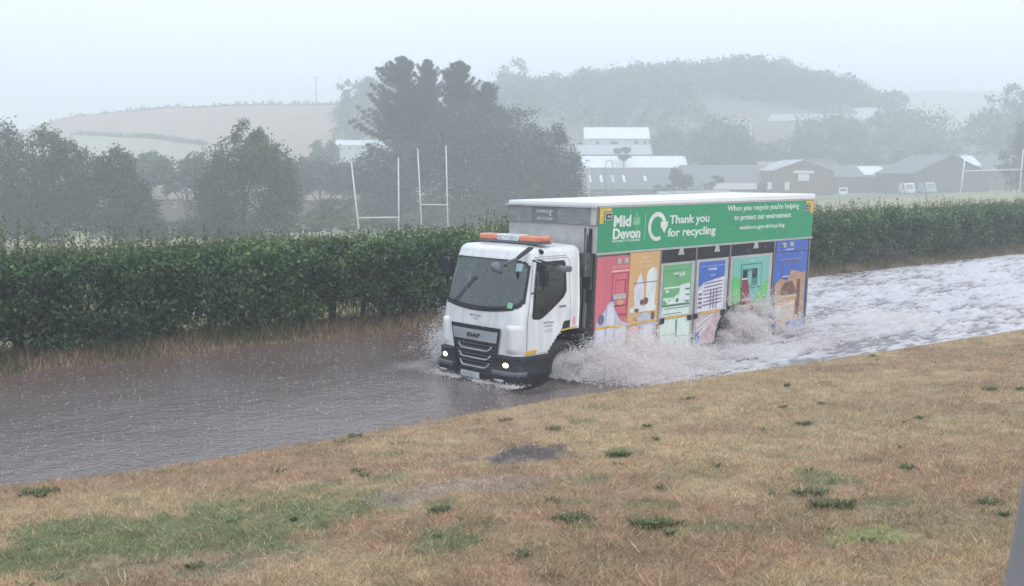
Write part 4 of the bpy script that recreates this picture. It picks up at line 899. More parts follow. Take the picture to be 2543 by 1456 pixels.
# the far wood
P = []; T = []; cc = []
wp = np.array([(1215, 215), (1260, 235), (1330, 205), (1380, 192), (1418, 215), (1440, 182), (1500, 188), (1560, 172), (1640, 166), (1750, 158), (1850, 150), (1930, 160), (1975, 188), (2040, 192), (2110, 204), (2150, 245)], float)
for k in range(560):
    px = 1200 + 960 * rng.random(); Y = 330 + 130 * rng.random() ** .6; s = Y / F; top = float(np.interp(px, wp[:, 0], wp[:, 1]))
    x = (px - CX) * s * 1.0067; gz = terr1(x, Y); zt = HC + (417 - top) * s
    r_ = 4.0 + 3.5 * rng.random(); f = (Y - 330) / 130
    if px > 1780 and Y < 392: Y = 390 + 50 * rng.random(); s = Y / F; x = (px - CX) * s * 1.0067; gz = terr1(x, Y); zt = HC + (417 - top) * s; f = (Y - 330) / 130
    z = min(gz + 5 + 3 * rng.random(), zt - r_); z = z if f < .75 else max(z, zt - r_ * (1 + 1.6 * rng.random()))
    if k % 3 == 0: z = zt - r_ * (.95 + .4 * rng.random()); Y = 430 + 25 * rng.random(); 
    s2 = Y / F; cc.append((((px - CX) * s2 * 1.0067, Y, z * (1 if k % 3 else 1) if k % 3 else HC + (417 - top) * s2 - r_ * (.95 + .5 * rng.random())), (r_, r_, r_)))
P, T = crown_pts(cc, 130000, lump=.18, shell=.7)
sz = .55 * (.6 + .8 * rng.random(len(P))); Vv, Fq, tt_ = cards(P, sz, sz * .6, T)
tag(mesh_np('woodland', Vv, Fq, LEAF['wood'], tint=tt_), 'hazy wood covering the far hilltop', 'wood', kind='stuff')
# scrub line on the left hill crest and a hedge line across it
P = []
for px in np.arange(140, 900, 2.2):
    Y = 446; top = np.interp(px, R1[:, 0], R1[:, 1]); s = Y / F; x = (px - CX) * s * 1.0067; z = terr1(x, Y); h = .4 + 2.0 * vn(px, 0, 0, .3) ** 3
    P.append(np.array([x, Y, z]) + rng.random((9, 3)) * np.array([.8, 1, 1.0 * h]))
P = np.concatenate(P); Vv, Fq, tt_ = cards(P, .45, .25, rng.random(len(P)) * .7, up=.6)
tag(mesh_np('scrub', Vv, Fq, LEAF['wood'], tint=tt_), 'thin scrub along the crest of the left hill', 'scrub', kind='stuff')
P = []
for t in rng.random(240) ** .9:
    px = 190 + 330 * t; Y = 384 - 30 * t; s = Y / F; x = (px - CX) * s * 1.0067; z = terr1(x, Y); P.append(np.array([x, Y, z]) + rng.random((12, 3)) * np.array([1.2, 1.5, .8 + 1.2 * rng.random()]))
P = np.concatenate(P); Vv, Fq, tt_ = cards(P, .35, .2, .3 + rng.random(len(P)) * .7)
fh = empty('field_hedge', P[0], 'dark hedge line crossing the lower left hillside', 'hedge'); Vv = Vv - P[0]; mesh_np('foliage', Vv, Fq, LEAF['wood'], fh, tint=tt_)

# ---------------------------------------------------------------- buildings
M['wwall'] = mat('white_render', (.62, .62, .60), .8); M['wroof'] = mat('bright_sheet_roof', (.86, .88, .90), .25, c2=(.80, .82, .85), spec=.8)
M['groof'] = mat('grey_slate_roof', (.12, .115, .125), .6, c2=(.16, .155, .16), scale=1); M['broof'] = mat('brown_tile_roof', (.20, .15, .14), .8, c2=(.26, .2, .18), scale=2)
M['brick'] = mat('brown_brick', (.14, .085, .075), .9, c2=(.18, .11, .095), scale=3); M['gwall'] = mat('dark_grey_cladding', (.09, .09, .10), .7, c2=(.12, .12, .13), scale=1.5)
M['proof'] = mat('pale_grey_roof', (.42, .42, .44), .5, c2=(.5, .5, .52), scale=.6); M['win'] = mat('window_pane', (.05, .06, .07), .15); M['wframe'] = mat('white_frame', (.8, .8, .8), .5)
M['sky_l'] = mat('skylight_sheet', (.85, .87, .88), .3)
def building(name, label, xl, xr, yr, ye, yb, Y, depth, axis, wm_, rm_, cat='building', rot=0.0, wins=(), lights=(), doors=(), group=None, overh=.3):
    s = Y / F; x0, x1 = (xl - CX) * s * 1.0067, (xr - CX) * s * 1.0067; xc = (x0 + x1) / 2; wd = x1 - x0
    ze = HC + (417 - ye) * s; zr = HC + (417 - yr) * s * ((Y + depth / 2) / Y if axis == 'x' else 1); zb = HC + (417 - yb) * s
    gz = min(terr1(xc, Y), zb); root = empty(name, (xc, Y, gz), label, cat, group, rz=rot)
    h = ze - gz; hr = zr - gz; w2 = wd / 2; mb = MB()
    if axis == 'x': prof = [(0, -1), (0, h), (depth / 2, hr), (depth, h), (depth, -1)]; mb.prism(prof, lambda p, t: (-w2 + t, p[0], p[1]), wd)
    else: prof = [(-w2, -1), (-w2, h), (0, hr), (w2, h), (w2, -1)]; mb.prism(prof, lambda p, t: (p[0], t, p[1]), depth)
    mb.build('wall', M[wm_], root); mb = MB(); th = .18; g_ = .01
    if axis == 'x':
        e = overh; sl_ = (hr - h) / (depth / 2)
        for a, b_ in (((-e, h - sl_ * e), (depth / 2, hr)), ((depth + e, h - sl_ * e), (depth / 2, hr))):
            mb.hexa([(-w2 - e, a[0], a[1] + g_), (-w2 - e, a[0], a[1] + th), (-w2 - e, b_[0], b_[1] + g_), (-w2 - e, b_[0], b_[1] + th), (w2 + e, a[0], a[1] + g_), (w2 + e, a[0], a[1] + th), (w2 + e, b_[0], b_[1] + g_), (w2 + e, b_[0], b_[1] + th)])
    else:
        e = overh; sl_ = (hr - h) / w2
        for a in (-1, 1):
            A_ = (a * (w2 + e), h - sl_ * e)
            mb.hexa([(A_[0], -e, A_[1] + g_), (A_[0], -e, A_[1] + th), (A_[0], depth + e, A_[1] + g_), (A_[0], depth + e, A_[1] + th), (0, -e, hr + g_), (0, -e, hr + th), (0, depth + e, hr + g_), (0, depth + e, hr + th)])
    rf = mb.build('roof', M[rm_], root)
    for (wx, wy, ww, wh) in wins:
        cx_ = (wx - CX) * s * 1.0067 - xc; cz_ = HC + (417 - wy) * s - gz; mb = MB(); a, b_ = ww * s / 2, wh * s / 2
        mb.box(cx_ - a - .08, cx_ + a + .08, -.06, -.005, cz_ - b_ - .08, cz_ + b_ + .08); wo = mb.build('window', M['wframe'], root); mb = MB(); mb.box(cx_ - a, cx_ + a, -.08, -.061, cz_ - b_, cz_ + b_); mb.build('pane', M['win'], wo)
    for (wx, wy, ww, wh) in doors:
        cx_ = (wx - CX) * s * 1.0067 - xc; cz_ = HC + (417 - wy) * s - gz; mb = MB(); a, b_ = ww * s / 2, wh * s / 2
        mb.box(cx_ - a, cx_ + a, -.09, -.004, cz_ - b_, cz_ + b_); mb.build('door', M['wframe'], root)
    for (f0, f1, u0, u1) in lights:      # skylights on the front slope (fractions along width, up the slope)
        def rp_(f, u): 
            if axis == 'x': return (-w2 + wd * f, depth / 2 * u, h + (hr - h) * u + th + .03)
            return (-w2 + w2 * u, depth * f, h + (hr - h) * u + th + .03)
        q = [rp_(f0, u0), rp_(f1, u0), rp_(f1, u1), rp_(f0, u1)]; mb = MB(); mb.hexa([q[0], (q[0][0], q[0][1], q[0][2] + .05), q[3], (q[3][0], q[3][1], q[3][2] + .05), q[1], (q[1][0], q[1][1], q[1][2] + .05), q[2], (q[2][0], q[2][1], q[2][2] + .05)])
        mb.build('skylight', M['sky_l'], rf)
    return root
building('house', 'brown roofed house seen between the dark trees on the left', 372, 520, 468, 494, 560, 170, 9, 'x', 'brick', 'broof', 'house', wins=((489, 507, 7, 10), (503, 507, 7, 10), (440, 508, 8, 10)))
building('long_shed', 'long low building with a dull pinkish roof left of the goalposts', 735, 965, 458, 497, 540, 185, 14, 'x', 'brick', 'broof', 'shed')
building('farm_shed', 'white roofed shed just left of the pines', 822, 960, 351, 362, 392, 310, 12, 'x', 'wwall', 'wroof', 'shed', wins=((850, 370, 6, 5), (875, 370, 6, 5)))
building('white_house', 'tall pale building with a steep white roof above the other white roofs', 1450, 1606, 320, 345, 385, 316, 9, 'x', 'wwall', 'wroof', 'building', wins=((1480, 356, 8, 8), (1520, 356, 20, 7), (1575, 355, 10, 8), (1595, 355, 6, 8)))
building('white_hall', 'wide pale roof band below the steep white roof', 1422, 1612, 363, 384, 410, 306, 8, 'x', 'gwall', 'proof', 'building')
building('white_hall', 'longest bright white roof right of the pines', 1446, 1700, 390, 416, 440, 290, 12, 'x', 'wwall', 'wroof', 'building')
building('workshop', 'dark roofed workshop with a row of slanting skylights behind the lorry', 1425, 1740, 419, 470, 500, 262, 24, 'x', 'gwall', 'groof', 'workshop', lights=[(.12 + .09 * k, .14 + .09 * k, .30, .62) for k in range(4)] + [(.56, .58, .35, .6)], wins=((1490, 482, 20, 6), (1560, 482, 16, 6)))
building('long_shed', 'long low dark roofed shed left of the brown gabled one', 1700, 1925, 412, 455, 485, 270, 22, 'x', 'gwall', 'groof', 'shed')
building('long_shed', 'pale low roof behind the long dark shed', 1880, 2010, 402, 420, 450, 300, 14, 'x', 'gwall', 'proof', 'shed')
bs = building('gabled_shed', 'brown gabled shed with a white sign and a white door', 1912, 2060, 398, 424, 476, 262, 20, 'y', 'brick', 'proof', 'shed', doors=((1946, 462, 12, 20),))
s_ = 262 / F; mb = MB()
def bpos(px, py): return ((px - 1986) * s_ * 1.0067, HC + (417 - py) * s_ - bs.location.z)
a = bpos(1986, 440); mb.box(a[0] - 1.3, a[0] + 1.3, -.12, -.004, a[1] - .9, a[1] + .75); mb.build('sign', M['wframe'], bs)
mb = MB(); a = bpos(1985, 427); mb.box(a[0] - 2.3, a[0] + 2.5, -.12, -.004, a[1] - .35, a[1] + .3); mb.build('sign', M['wframe'], bs)
building('low_shed', 'wide low shed between the brown gabled shed and the black barn', 2056, 2285, 412, 440, 476, 275, 18, 'x', 'gwall', 'groof', 'shed', lights=[(.36, .62, .12, .86)])
building('barn', 'large black gabled barn right of the low shed', 2255, 2442, 386, 432, 480, 250, 26, 'y', 'gwall', 'groof', 'barn', doors=())
building('barn', 'low barn with a bright roof patch at the right edge', 2400, 2620, 388, 425, 480, 275, 20, 'x', 'brick', 'groof', 'barn', lights=[(.02, .16, .3, .95)])
building('factory', 'faint long building with pale roof strips below the wood', 1885, 2150, 288, 303, 345, 365, 20, 'x', 'proof', 'proof', 'building')
building('factory', 'faint pale gable roof left of the broad green tree', 2128, 2195, 272, 312, 345, 370, 20, 'x', 'proof', 'proof', 'building')
building('cottage', 'tiny white cottage on the hillside above the round tree', 1800, 1856, 288, 294, 318, 335, 8, 'x', 'wwall', 'broof', 'house', wins=((1812, 303, 5, 5), (1832, 303, 5, 5), (1848, 303, 5, 5)))
# fence panels / hoarding, lamp posts, poles
def hoard(label, x0, x1, y0, y1, Y):
    s = Y / F; a, b_ = (x0 - CX) * s * 1.0067, (x1 - CX) * s * 1.0067; gz = terr1((a + b_) / 2, Y); r_ = empty('hoarding', ((a + b_) / 2, Y, gz), label, 'hoarding'); w2 = (b_ - a) / 2; z1 = HC + (417 - y0) * s - gz
    mb = MB(); mb.box(-w2, w2, -.04, .04, z1 - (y1 - y0) * s, z1); mb.build('panel', M['wframe'], r_)
    for t in (-.9, 0, .9): mb = MB(); mb.box(w2 * t - .06, w2 * t + .06, .05, .15, -.3, z1); mb.build('post', M['gwall'], r_)
hoard('long pale hoarding just above the lorry roof', 1766, 1872, 455, 470, 255)
hoard('small pale board right of the long hoarding', 1898, 1908, 452, 470, 250)
def pole(name, label, cat, px, y0, Y, r_=.09, lamp=False, bars=False, m='steel_l', group=None):
    s = Y / F; x = (px - CX) * s * 1.0067; gz = terr1(x, Y); h = HC + (417 - y0) * s - gz; ro = empty(name, (x, Y, gz), label, cat, group)
    mb = MB(); mb.tube([(0, 0, -.3), (0, 0, h)], [r_ * 1.3, r_ * .8], 8); mb.build('pole', M[m], ro)
    if lamp: mb = MB(); mb.tube([(0, 0, h), (.25, 0, h + .2), (.9, 0, h + .25)], .06, 6); mb.box(.8, 1.3, -.15, .15, h + .18, h + .32); mb.build('lamp_head', M[m], ro)
    if bars: mb = MB(); mb.box(-.8, .8, -.06, .06, h - .6, h - .45); mb.build('crossarm', M[m], ro)
pole('lamp_post', 'left one of two lamp posts against the bright white roof', 'lamp post', 1500, 402, 245, .08, lamp=True, m='gwall')
pole('lamp_post', 'right one of two lamp posts against the bright white roof', 'lamp post', 1517, 403, 246, .08, m='gwall')
pole('utility_pole', 'utility pole on the crest of the left hill', 'pole', 795, 195, 440, .16, bars=True, m='bark')
pole('utility_pole', 'dark pole in front of the trees at the right edge', 'pole', 2484, 346, 240, .14, m='bark')

# ---------------------------------------------------------------- goalposts
M['post'] = mat('white_post_paint', (.80, .81, .82), .4)
def goal(label, Y, b0, b1, t0, t1, br, Y1=None):
    Y1 = Y1 or Y
    A = [at(b0[0], b0[1], Y), at(t0[0], t0[1], Y)]; B = [at(b1[0], b1[1], Y1), at(t1[0], t1[1], Y1)]
    g0 = terr1(A[0][0], Y); o = np.array([A[0][0], Y, g0]); r_ = empty('rugby_posts', o, label, 'goalposts', 'rugby posts on the playing field')
    for (p, q) in (A, B):
        d = (q - p) / (q[2] - p[2]); gz = terr1(p[0], p[1]) - .3; p2 = p + d * (gz - p[2]); mb = MB(); mb.tube([tuple(p2 - o), tuple(q - o)], [.075, .055], 8); mb.build('upright', M['post'], r_)
    def on(p, q, y): t = (y - p[1]) / (q[1] - p[1]); return t
    ca = at(*br[0], Y); cb = at(*br[1], Y1); mb = MB(); mb.tube([tuple(ca - o), tuple(cb - o)], .055, 8); mb.build('crossbar', M['post'], r_)
goal('nearest leaning rugby posts left of the pines', 100, (893, 590), (990, 575), (872, 402), (989, 392), ((887.5, 541), (989.5, 540)))
goal('taller narrow rugby posts second from the left', 110, (1047, 573), (1112, 572), (1037, 370), (1107, 362), ((1043.5, 508), (1110, 509)), 113)
goal('thin distant rugby posts rising behind the lorry roof', 165, (1436, 500), (1462, 500), (1438, 395), (1463, 366), ((1436, 478), (1462, 478)), 172)
goal('rugby posts beyond the hedge at the right edge', 103, (2381, 502), (2531, 476), (2397, 383), (2540, 372), ((2390.5, 426), (2535.5, 421)), 108)

# ---------------------------------------------------------------- far vehicles
def vehicle(name, label, cat, px, py, Y, L, W_, H, rz, mcol, van=False, group=None):
    s = Y / F; x = (px - CX) * s * 1.0067; gz = terr1(x, Y); r_ = empty(name, (x, Y, gz), label, cat, group, rz=rz)
    if van: pr = [(-L / 2, .35), (-L / 2, .95), (-L * .38, 1.15), (-L * .27, H * .93), (-L * .2, H), (L / 2 - .05, H), (L / 2, .35)]
    else: pr = [(-L / 2, .35), (-L / 2, .75), (-L * .26, .92), (-L * .12, H), (L * .22, H), (L * .38, .98), (L / 2, .9), (L / 2, .35)]
    mb = MB(); mb.prism(pr, lambda p, t: (p[0], -W_ / 2 + t, p[1]), W_); mb.build('body', mcol, r_, .08)
    wz0 = 1.15 if van else .95
    mb = MB(); a, b_ = ((-L * .385, wz0), (-L * .275, H * .91)) if van else ((-L * .255, wz0), (-L * .135, H * .95))
    mb.hexa([(a[0] - .05, -W_ * .42, a[1]), (b_[0] - .05, -W_ * .38, b_[1]), (a[0] - .05, W_ * .42, a[1]), (b_[0] - .05, W_ * .38, b_[1]), (a[0] + .03, -W_ * .42, a[1]), (b_[0] + .03, -W_ * .38, b_[1]), (a[0] + .03, W_ * .42, a[1]), (b_[0] + .03, W_ * .38, b_[1])]); mb.build('windscreen', M['win'], r_)
    for sy in (-1, 1):
        mb = MB(); y0, y1 = sorted((sy * (W_ / 2 + .004), sy * (W_ / 2 - .02)))
        xa, xb = (-L * .27, -L * .08) if van else (-L * .13, L * .24); mb.box(xa, xb, y0, y1, wz0 + .03, H * .9); mb.build('side_window', M['win'], r_)
        for xw in (-L * .32, L * .32): mb = MB(); mb.tube([(xw, sy * (W_ / 2 - .18), .33), (xw, sy * (W_ / 2 + .02), .33)], .33, 14); mb.build('wheel', M['rubber'], r_)
        mb = MB(); mb.box(-L / 2 - .02, -L / 2 + .1, *sorted((sy * W_ * .3, sy * W_ * .46)), .62, .78); mb.build('headlight', M['lampw'], r_)
mw = mat('white_car_paint', (.85, .86, .88), .2, coat=.6); mbl = mat('light_blue_van_paint', (.42, .50, .60), .3, coat=.5); msl = mat('silver_car_paint', (.6, .62, .66), .2, .2, coat=.5)
vehicle('parked_car', 'larger pale parked car under the trees behind the hedge', 'car', 322, 580, 138, 4.2, 1.75, 1.5, R(40), mw, group='cars parked under the left trees')
vehicle('parked_car', 'smaller silver parked car right beside the larger pale one', 'car', 372, 584, 142, 4.1, 1.7, 1.45, R(62), msl, group='cars parked under the left trees')
vehicle('parked_van', 'small white van nearest the brown gabled shed', 'van', 2084, 468, 240, 4.2, 1.8, 1.9, R(75), mw, True, 'vans parked by the sheds')
vehicle('parked_van', 'tall white van by the left corner of the black barn', 'van', 2241, 460, 245, 5.2, 2.1, 2.5, R(88), mw, True, 'vans parked by the sheds')
vehicle('parked_van', 'pale blue van in front of the black barn', 'van', 2291, 460, 243, 5.2, 2.1, 2.5, R(92), mbl, True, 'vans parked by the sheds')

# ---------------------------------------------------------------- roadside hedge
hx = []
def fpos(x, d):        # point d metres beyond the far road edge
    y = np.interp(x, FE[:, 0], FE[:, 1]); return x - .70 * d, y + .72 * d
HB = np.array([-9.4, 19.6, 0])
def hedge_part(x0, x1, per_m, L, zt0=1.93):
    ln = (x1 - x0) * 1.4; ncl = int(ln * 44); cx = x0 + (x1 - x0) * rng.random(ncl)
    # clump centres on the cross-section: road face, top, back
    side = rng.random(ncl); hz = np.zeros(ncl); hd = np.zeros(ncl)
    bot = .40 + .75 * np.clip(fbm(cx, 0 * cx, 2, .9) - .50, 0, 1) * 3.0
    gp_ = np.exp(-((cx + 5.85) / .35) ** 2) * .55; bot = bot + gp_
    lowc = sst(fbm(cx, 0 * cx, 31, .45), .50, .60) * .15 + .25 * np.exp(-((cx + 9.2) / 1.2) ** 2); bot = bot - lowc
    topz = zt0 + .42 * (fbm(cx, 0 * cx, 9, .8) - .5)
    f = side < .55; hz[f] = bot[f] + (topz[f] - .15 - bot[f]) * rng.random(f.sum()) ** .9; hd[f] = 1.25 + .42 * (fbm(cx[f], hz[f], 4, 1.1) - .5) * 2 + .15 * np.clip(hz[f] - 1.6, 0, 1) ** 1 + .35 * rng.random(f.sum()) ** 2
    t_ = (side >= .55) & (side < .82); hz[t_] = topz[t_] - .12 * rng.random(t_.sum()); hd[t_] = 1.4 + 1.3 * rng.random(t_.sum())
    i_ = (side >= .90); b_ = side >= .82; hz[b_] = bot[b_] + (topz[b_] - bot[b_]) * rng.random(b_.sum()); hd[b_] = 2.75 - .2 * rng.random(b_.sum()); hd[i_] = 1.7 + .8 * rng.random(i_.sum())
    n = int(ln * per_m); w_ = rng.integers(0, ncl, n); X = cx[w_] + rng.normal(size=n) * .14; D = hd[w_] + rng.normal(size=n) * .11; Z = hz[w_] + rng.normal(size=n) * .12
    X, Y = fpos(X, D); ct = rng.random(ncl)[w_]; T = np.clip(.06 + .60 * ct ** 1.5 + .36 * (rng.random(n) - .5) + .50 * (Z - 1.5) * (Z > 1.5) + .12 * (fbm(X, Y, 6, .5) - .5) * 3, 0, 1)  # upper leaves tinted lighter: yellow-green growth plus a painted sunlit top
    P = np.stack([X, Y, np.maximum(Z, .12)], -1); s = L * (.6 + .8 * rng.random(n)); return cards(P, s, s * .62, T)
hg = empty('roadside_hedge', HB, 'long clipped green hedge running along the far side of the flooded road', 'hedge')
parts = [hedge_part(-16, 3, 6200, .046), hedge_part(3, 14, 3800, .055), hedge_part(14, 45, 2400, .06), hedge_part(45, 110, 500, .12), hedge_part(-40, -16, 900, .08)]
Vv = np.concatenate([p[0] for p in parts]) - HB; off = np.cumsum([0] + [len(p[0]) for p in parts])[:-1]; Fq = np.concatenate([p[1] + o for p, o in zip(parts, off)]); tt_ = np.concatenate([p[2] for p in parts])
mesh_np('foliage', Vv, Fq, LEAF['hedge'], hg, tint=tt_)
for k in range(64):
    x = -14 + k * .52 + .2 * random.random() if k < 46 else 10 + (k - 46) * 1.6
    mb = MB(); d0 = 1.6 + .5 * random.random(); X, Y = fpos(x, d0); z0 = .05
    p0 = np.array([X, Y, z0]) - HB
    for j in range(2 + k % 2):
        dx, dy = .25 * (random.random() - .5), .2 * (random.random() - .5)
        mb.tube([tuple(p0 + [dx * .2, dy * .2, 0]), tuple(p0 + [dx, dy, .55]), tuple(p0 + [dx * 3, dy * 3, 1.4])], [.05, .035, .012], 6)
    mb.build('stem', M['bark'], hg)
# dark twigs inside
n = 22000; x = -15 + 42 * rng.random(n); X, Y = fpos(x, 1.5 + 1.1 * rng.random(n)); P = np.stack([X, Y, .1 + 1.8 * rng.random(n)], -1)
Vv, Fq, _ = cards(P, .22, .012, up=1.5); mesh_np('twigs', Vv - HB, Fq, M['bark'], hg)
# shoots and seed heads above the hedge
P = []; T = []
for k in range(3600):
    x = -14 + 42 * rng.random() if k % 4 else -14 + 17 * rng.random(); X, Y = fpos(x, 1.6 + 1.4 * rng.random()); h = .12 + .55 * rng.random() ** 2.2 * (.4 + 1.2 * float(vn(x, 0, 0, .7)))
    m = 8 + int(26 * h); t = rng.random(m); b = rng.normal(size=2) * .05
    P.append(np.stack([X + b[0] * t + rng.normal(size=m) * .016, Y + b[1] * t + rng.normal(size=m) * .016, 1.97 + h * t + rng.normal(size=m) * .01], -1)); T.append(np.clip(.15 + .6 * rng.random(m) * (.4 + t), 0, 1))
P = np.concatenate(P); T = np.concatenate(T); Vv, Fq, tt_ = cards(P, .035, .014, T, up=.9); mesh_np('top_shoots', Vv - HB, Fq, LEAF['shoot'], hg, tint=tt_)

# ---------------------------------------------------------------- grass
def blades(X, Y, Z, h, wd, C, lean=.5):
    N = len(X); a = rng.random(N) * 2 * math.pi; dx = np.cos(a) * wd / 2; dy = np.sin(a) * wd / 2; lx = rng.normal(size=N) * h * lean; ly = rng.normal(size=N) * h * lean
    Vv = np.stack([np.stack([X - dx, Y - dy, Z], -1), np.stack([X + dx, Y + dy, Z], -1), np.stack([X + lx, Y + ly, Z + h], -1)], 1).reshape(-1, 3)
    return Vv, np.arange(N * 3).reshape(N, 3), np.repeat(C, 3, axis=0)
M['grass'] = leafmat('grass_blades', None, rough=.6, trans=.3, attr='col')
N = 640000
# more blades near the camera, where they show larger
yy = 6.5 + 21 * rng.random(N * 2) ** 1.35; xx_ = (rng.random(N * 2) - .5) * 2 * (yy * .52 + 1.6) + .1 * yy
dn = dnear(xx_, yy); k = dn > .02 + .10 * (fbm(xx_, yy, 12, 2.) - .5); xx_, yy = xx_[k][:N], yy[k][:N]
mm = mudmask(xx_, yy); keep = rng.random(len(xx_)) > mm * .8; xx_, yy = xx_[keep], yy[keep]
C = lawncol(xx_, yy); lum = .50 + 1.05 * rng.random(len(xx_))[:, None] ** 1.4; C = C * lum
dry = rng.random(len(xx_))[:, None] < .16; C = np.where(dry, np.array([.62, .49, .33]) * lum, C)
tuft = vn(xx_, yy, 0, 5.5); h = (.014 + .045 * rng.random(len(xx_)) ** 1.6) * (.45 + 1.25 * tuft); C = C * (.80 + .34 * tuft)[:, None]
Vv, Ft, Cc_ = blades(xx_, yy, terr(xx_, yy) - .004, h, .005 + .0045 * rng.random(len(xx_)), C, 1.0)
tag(mesh_np('lawn_grass', Vv, Ft, M['grass'], colr=Cc_), 'dry straw coloured grass with green patches on the near bank', 'grass', kind='stuff')
# verge below the hedge
N = 130000; x = -15 + 50 * rng.random(N) ** 1.4; d = .0 + 2.5 * rng.random(N) ** 1.6; X, Y = fpos(x, d); nnv = fbm(x, d, 3, 1.1)
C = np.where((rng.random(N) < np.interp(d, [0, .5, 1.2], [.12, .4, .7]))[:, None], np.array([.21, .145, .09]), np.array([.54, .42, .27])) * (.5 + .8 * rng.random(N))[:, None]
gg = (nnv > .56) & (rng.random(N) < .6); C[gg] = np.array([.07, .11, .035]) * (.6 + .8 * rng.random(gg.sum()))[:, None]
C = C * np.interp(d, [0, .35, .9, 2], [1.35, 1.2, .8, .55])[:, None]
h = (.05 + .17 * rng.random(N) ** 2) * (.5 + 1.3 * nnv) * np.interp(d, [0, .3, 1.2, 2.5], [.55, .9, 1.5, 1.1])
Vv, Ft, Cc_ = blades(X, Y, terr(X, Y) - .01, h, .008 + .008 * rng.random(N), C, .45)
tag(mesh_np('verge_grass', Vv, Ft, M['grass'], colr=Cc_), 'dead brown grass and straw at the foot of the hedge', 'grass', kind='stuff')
# rough field grass just past the hedge
N = 60000; yy = 24 + 70 * rng.random(N) ** 1.5; xx_ = (rng.random(N) - .5) * 2 * yy * .52; k = dfar(xx_, yy) > 3.2; xx_, yy = xx_[k], yy[k]
C = np.array([.26, .25, .13]) * (.6 + .8 * rng.random(len(xx_)))[:, None]; h = .08 + .25 * rng.random(len(xx_))
Vv, Ft, Cc_ = blades(xx_, yy, terr(xx_, yy), h, .02 + .0004 * yy, C, .4); tag(mesh_np('field_grass', Vv, Ft, M['grass'], colr=Cc_), 'rough pale grass of the playing field beyond the hedge', 'grass', kind='stuff')
# weeds: a few larger dark ones stand alone, the rest is ground cover
M['weed'] = leafmat('weed_leaves', [(.05, .095, .035), (.09, .155, .055), (.15, .21, .09)], rough=.4)
def weedgeo(c, r_, n):
    a = rng.random(n) * 2 * math.pi; rr_ = r_ * rng.random(n) ** .6 * (.35 + .65 * rng.random() + .45 * np.sin(a * 2 + rng.random() * 6) ** 2); ln = .03 + .05 * rng.random(n); r_ = r_ * .8; q = []
    bx = c[0] + np.cos(a) * rr_; by = c[1] + .8 * np.sin(a) * rr_; bz = terr(bx, by); el = .25 + .7 * rng.random(n); a2 = a + rng.normal(size=n) * .7
    tip = np.stack([bx + np.cos(a2) * ln * np.cos(el), by + np.sin(a2) * ln * np.cos(el), bz + ln * np.sin(el) + .01], -1); b0 = np.stack([bx, by, bz], -1); m_ = (tip + b0) / 2 + np.array([0, 0, .01]); sd = np.stack([-np.sin(a2), np.cos(a2), 0 * a2], -1) * (.005 + .006 * rng.random(n))[:, None]
    return np.stack([b0, m_ + sd, tip, m_ - sd], 1).reshape(-1, 3), np.arange(n * 4).reshape(n, 4), np.repeat(rng.random(n), 4)
for (px, py, r_, n, lab) in ((1535, 1133, .17, 260, 'upright dark green weed right of the bare muddy patch'), (2062, 1266, .24, 300, 'widest dark green weed on the right of the lawn'), (1622, 1313, .20, 260, 'flat dark green weed below the centre right of the lawn'),
        (1425, 1298, .17, 240, 'green weed left of the flat dark one at the lower middle'), (1092, 1274, .15, 200, 'small green weed beside the greyish bare strip'), (2020, 1237, .16, 150, 'small green weed just above the widest one'), (95, 1212, .2, 200, 'green tuft at the water edge on the far left'), (1995, 1055, .13, 90, 'lone small weed high on the right of the lawn')):
    c = gp(px, py, terr1(*gp(px, py, .4)[:2])); o = np.array([c[0], c[1], terr1(c[0], c[1])]); Vv, Fq, tt_ = weedgeo(c, r_, n)
    tag(mesh_np('weed', Vv - o, Fq, M['weed'], tint=tt_, loc=tuple(o)), lab, 'weed', 'green weeds in the dry lawn')
VV = []; TTt = []
for k in range(85):
    y = 8.6 + 15 * rng.random() ** 1.2; x = (rng.random() - .5) * 2 * (y * .5 + 1)
    if dnear(x, y) < .15: continue
    v_, f_, t_ = weedgeo((x, y), .03 + .13 * rng.random() ** 2, int(8 + 70 * rng.random() ** 2)); VV.append(v_); TTt.append(t_)
VV = np.concatenate(VV); tag(mesh_np('small_weeds', VV, np.arange(len(VV)).reshape(-1, 4), M['weed'], tint=np.concatenate(TTt)), 'scattered low weeds in the lawn', 'weeds', kind='stuff')

# ---------------------------------------------------------------- foam wake
def lw(u, v): u = np.asarray(u); v = np.asarray(v); return TO[0] + TD[0] * u + TL[0] * v, TO[1] + TD[1] * u + TL[1] * v
us = np.concatenate([np.linspace(-1.9, 24, 560), np.linspace(24.1, 60, 160)]); vs_ = np.linspace(-3.6, 7.5, 230)
UU, VV_ = np.meshgrid(us, vs_, indexing='ij'); X, Y = lw(UU.ravel(), VV_.ravel()); U = UU.ravel(); Vf = VV_.ravel()
t1 = fbm(U * .6, Vf * 1.9, 1, .8, 5); t2 = fbm(U * .8, Vf * 3.0, 5, 3.6, 4); t3 = 1 - np.abs(2 * fbm(U * .6, Vf * 2.2, 9, 3.0, 4) - 1)
mask = sst(U + 1.15 - .55 * np.abs(np.clip(-Vf, 0, 2.6) - .8), -.1, .9)
mask = np.where(Vf > 2.5, sst(U - 1.3 * (Vf - 2.5), 1.0, 2.6), mask) ; mask = np.where((Vf >= .15) & (Vf <= 2.45), sst(U, -.2, .9), mask)
amp = (.07 + .09 * sst(U, 7, 9) * (1 - .6 * sst(U, 18, 40)))
Z = .03 + amp * (t3 * 1.2 - .75) + .08 * (t2 - .5) + .10 * (t1 - .5)
Z = Z + .10 * np.exp(-((U - 1) / 1.6) ** 2) * np.exp(-((Vf + .8) / .7) ** 2) + .16 * np.exp(-((U - 6.8) / 2.0) ** 2) * np.exp(-((Vf + .5) / .7) ** 2)
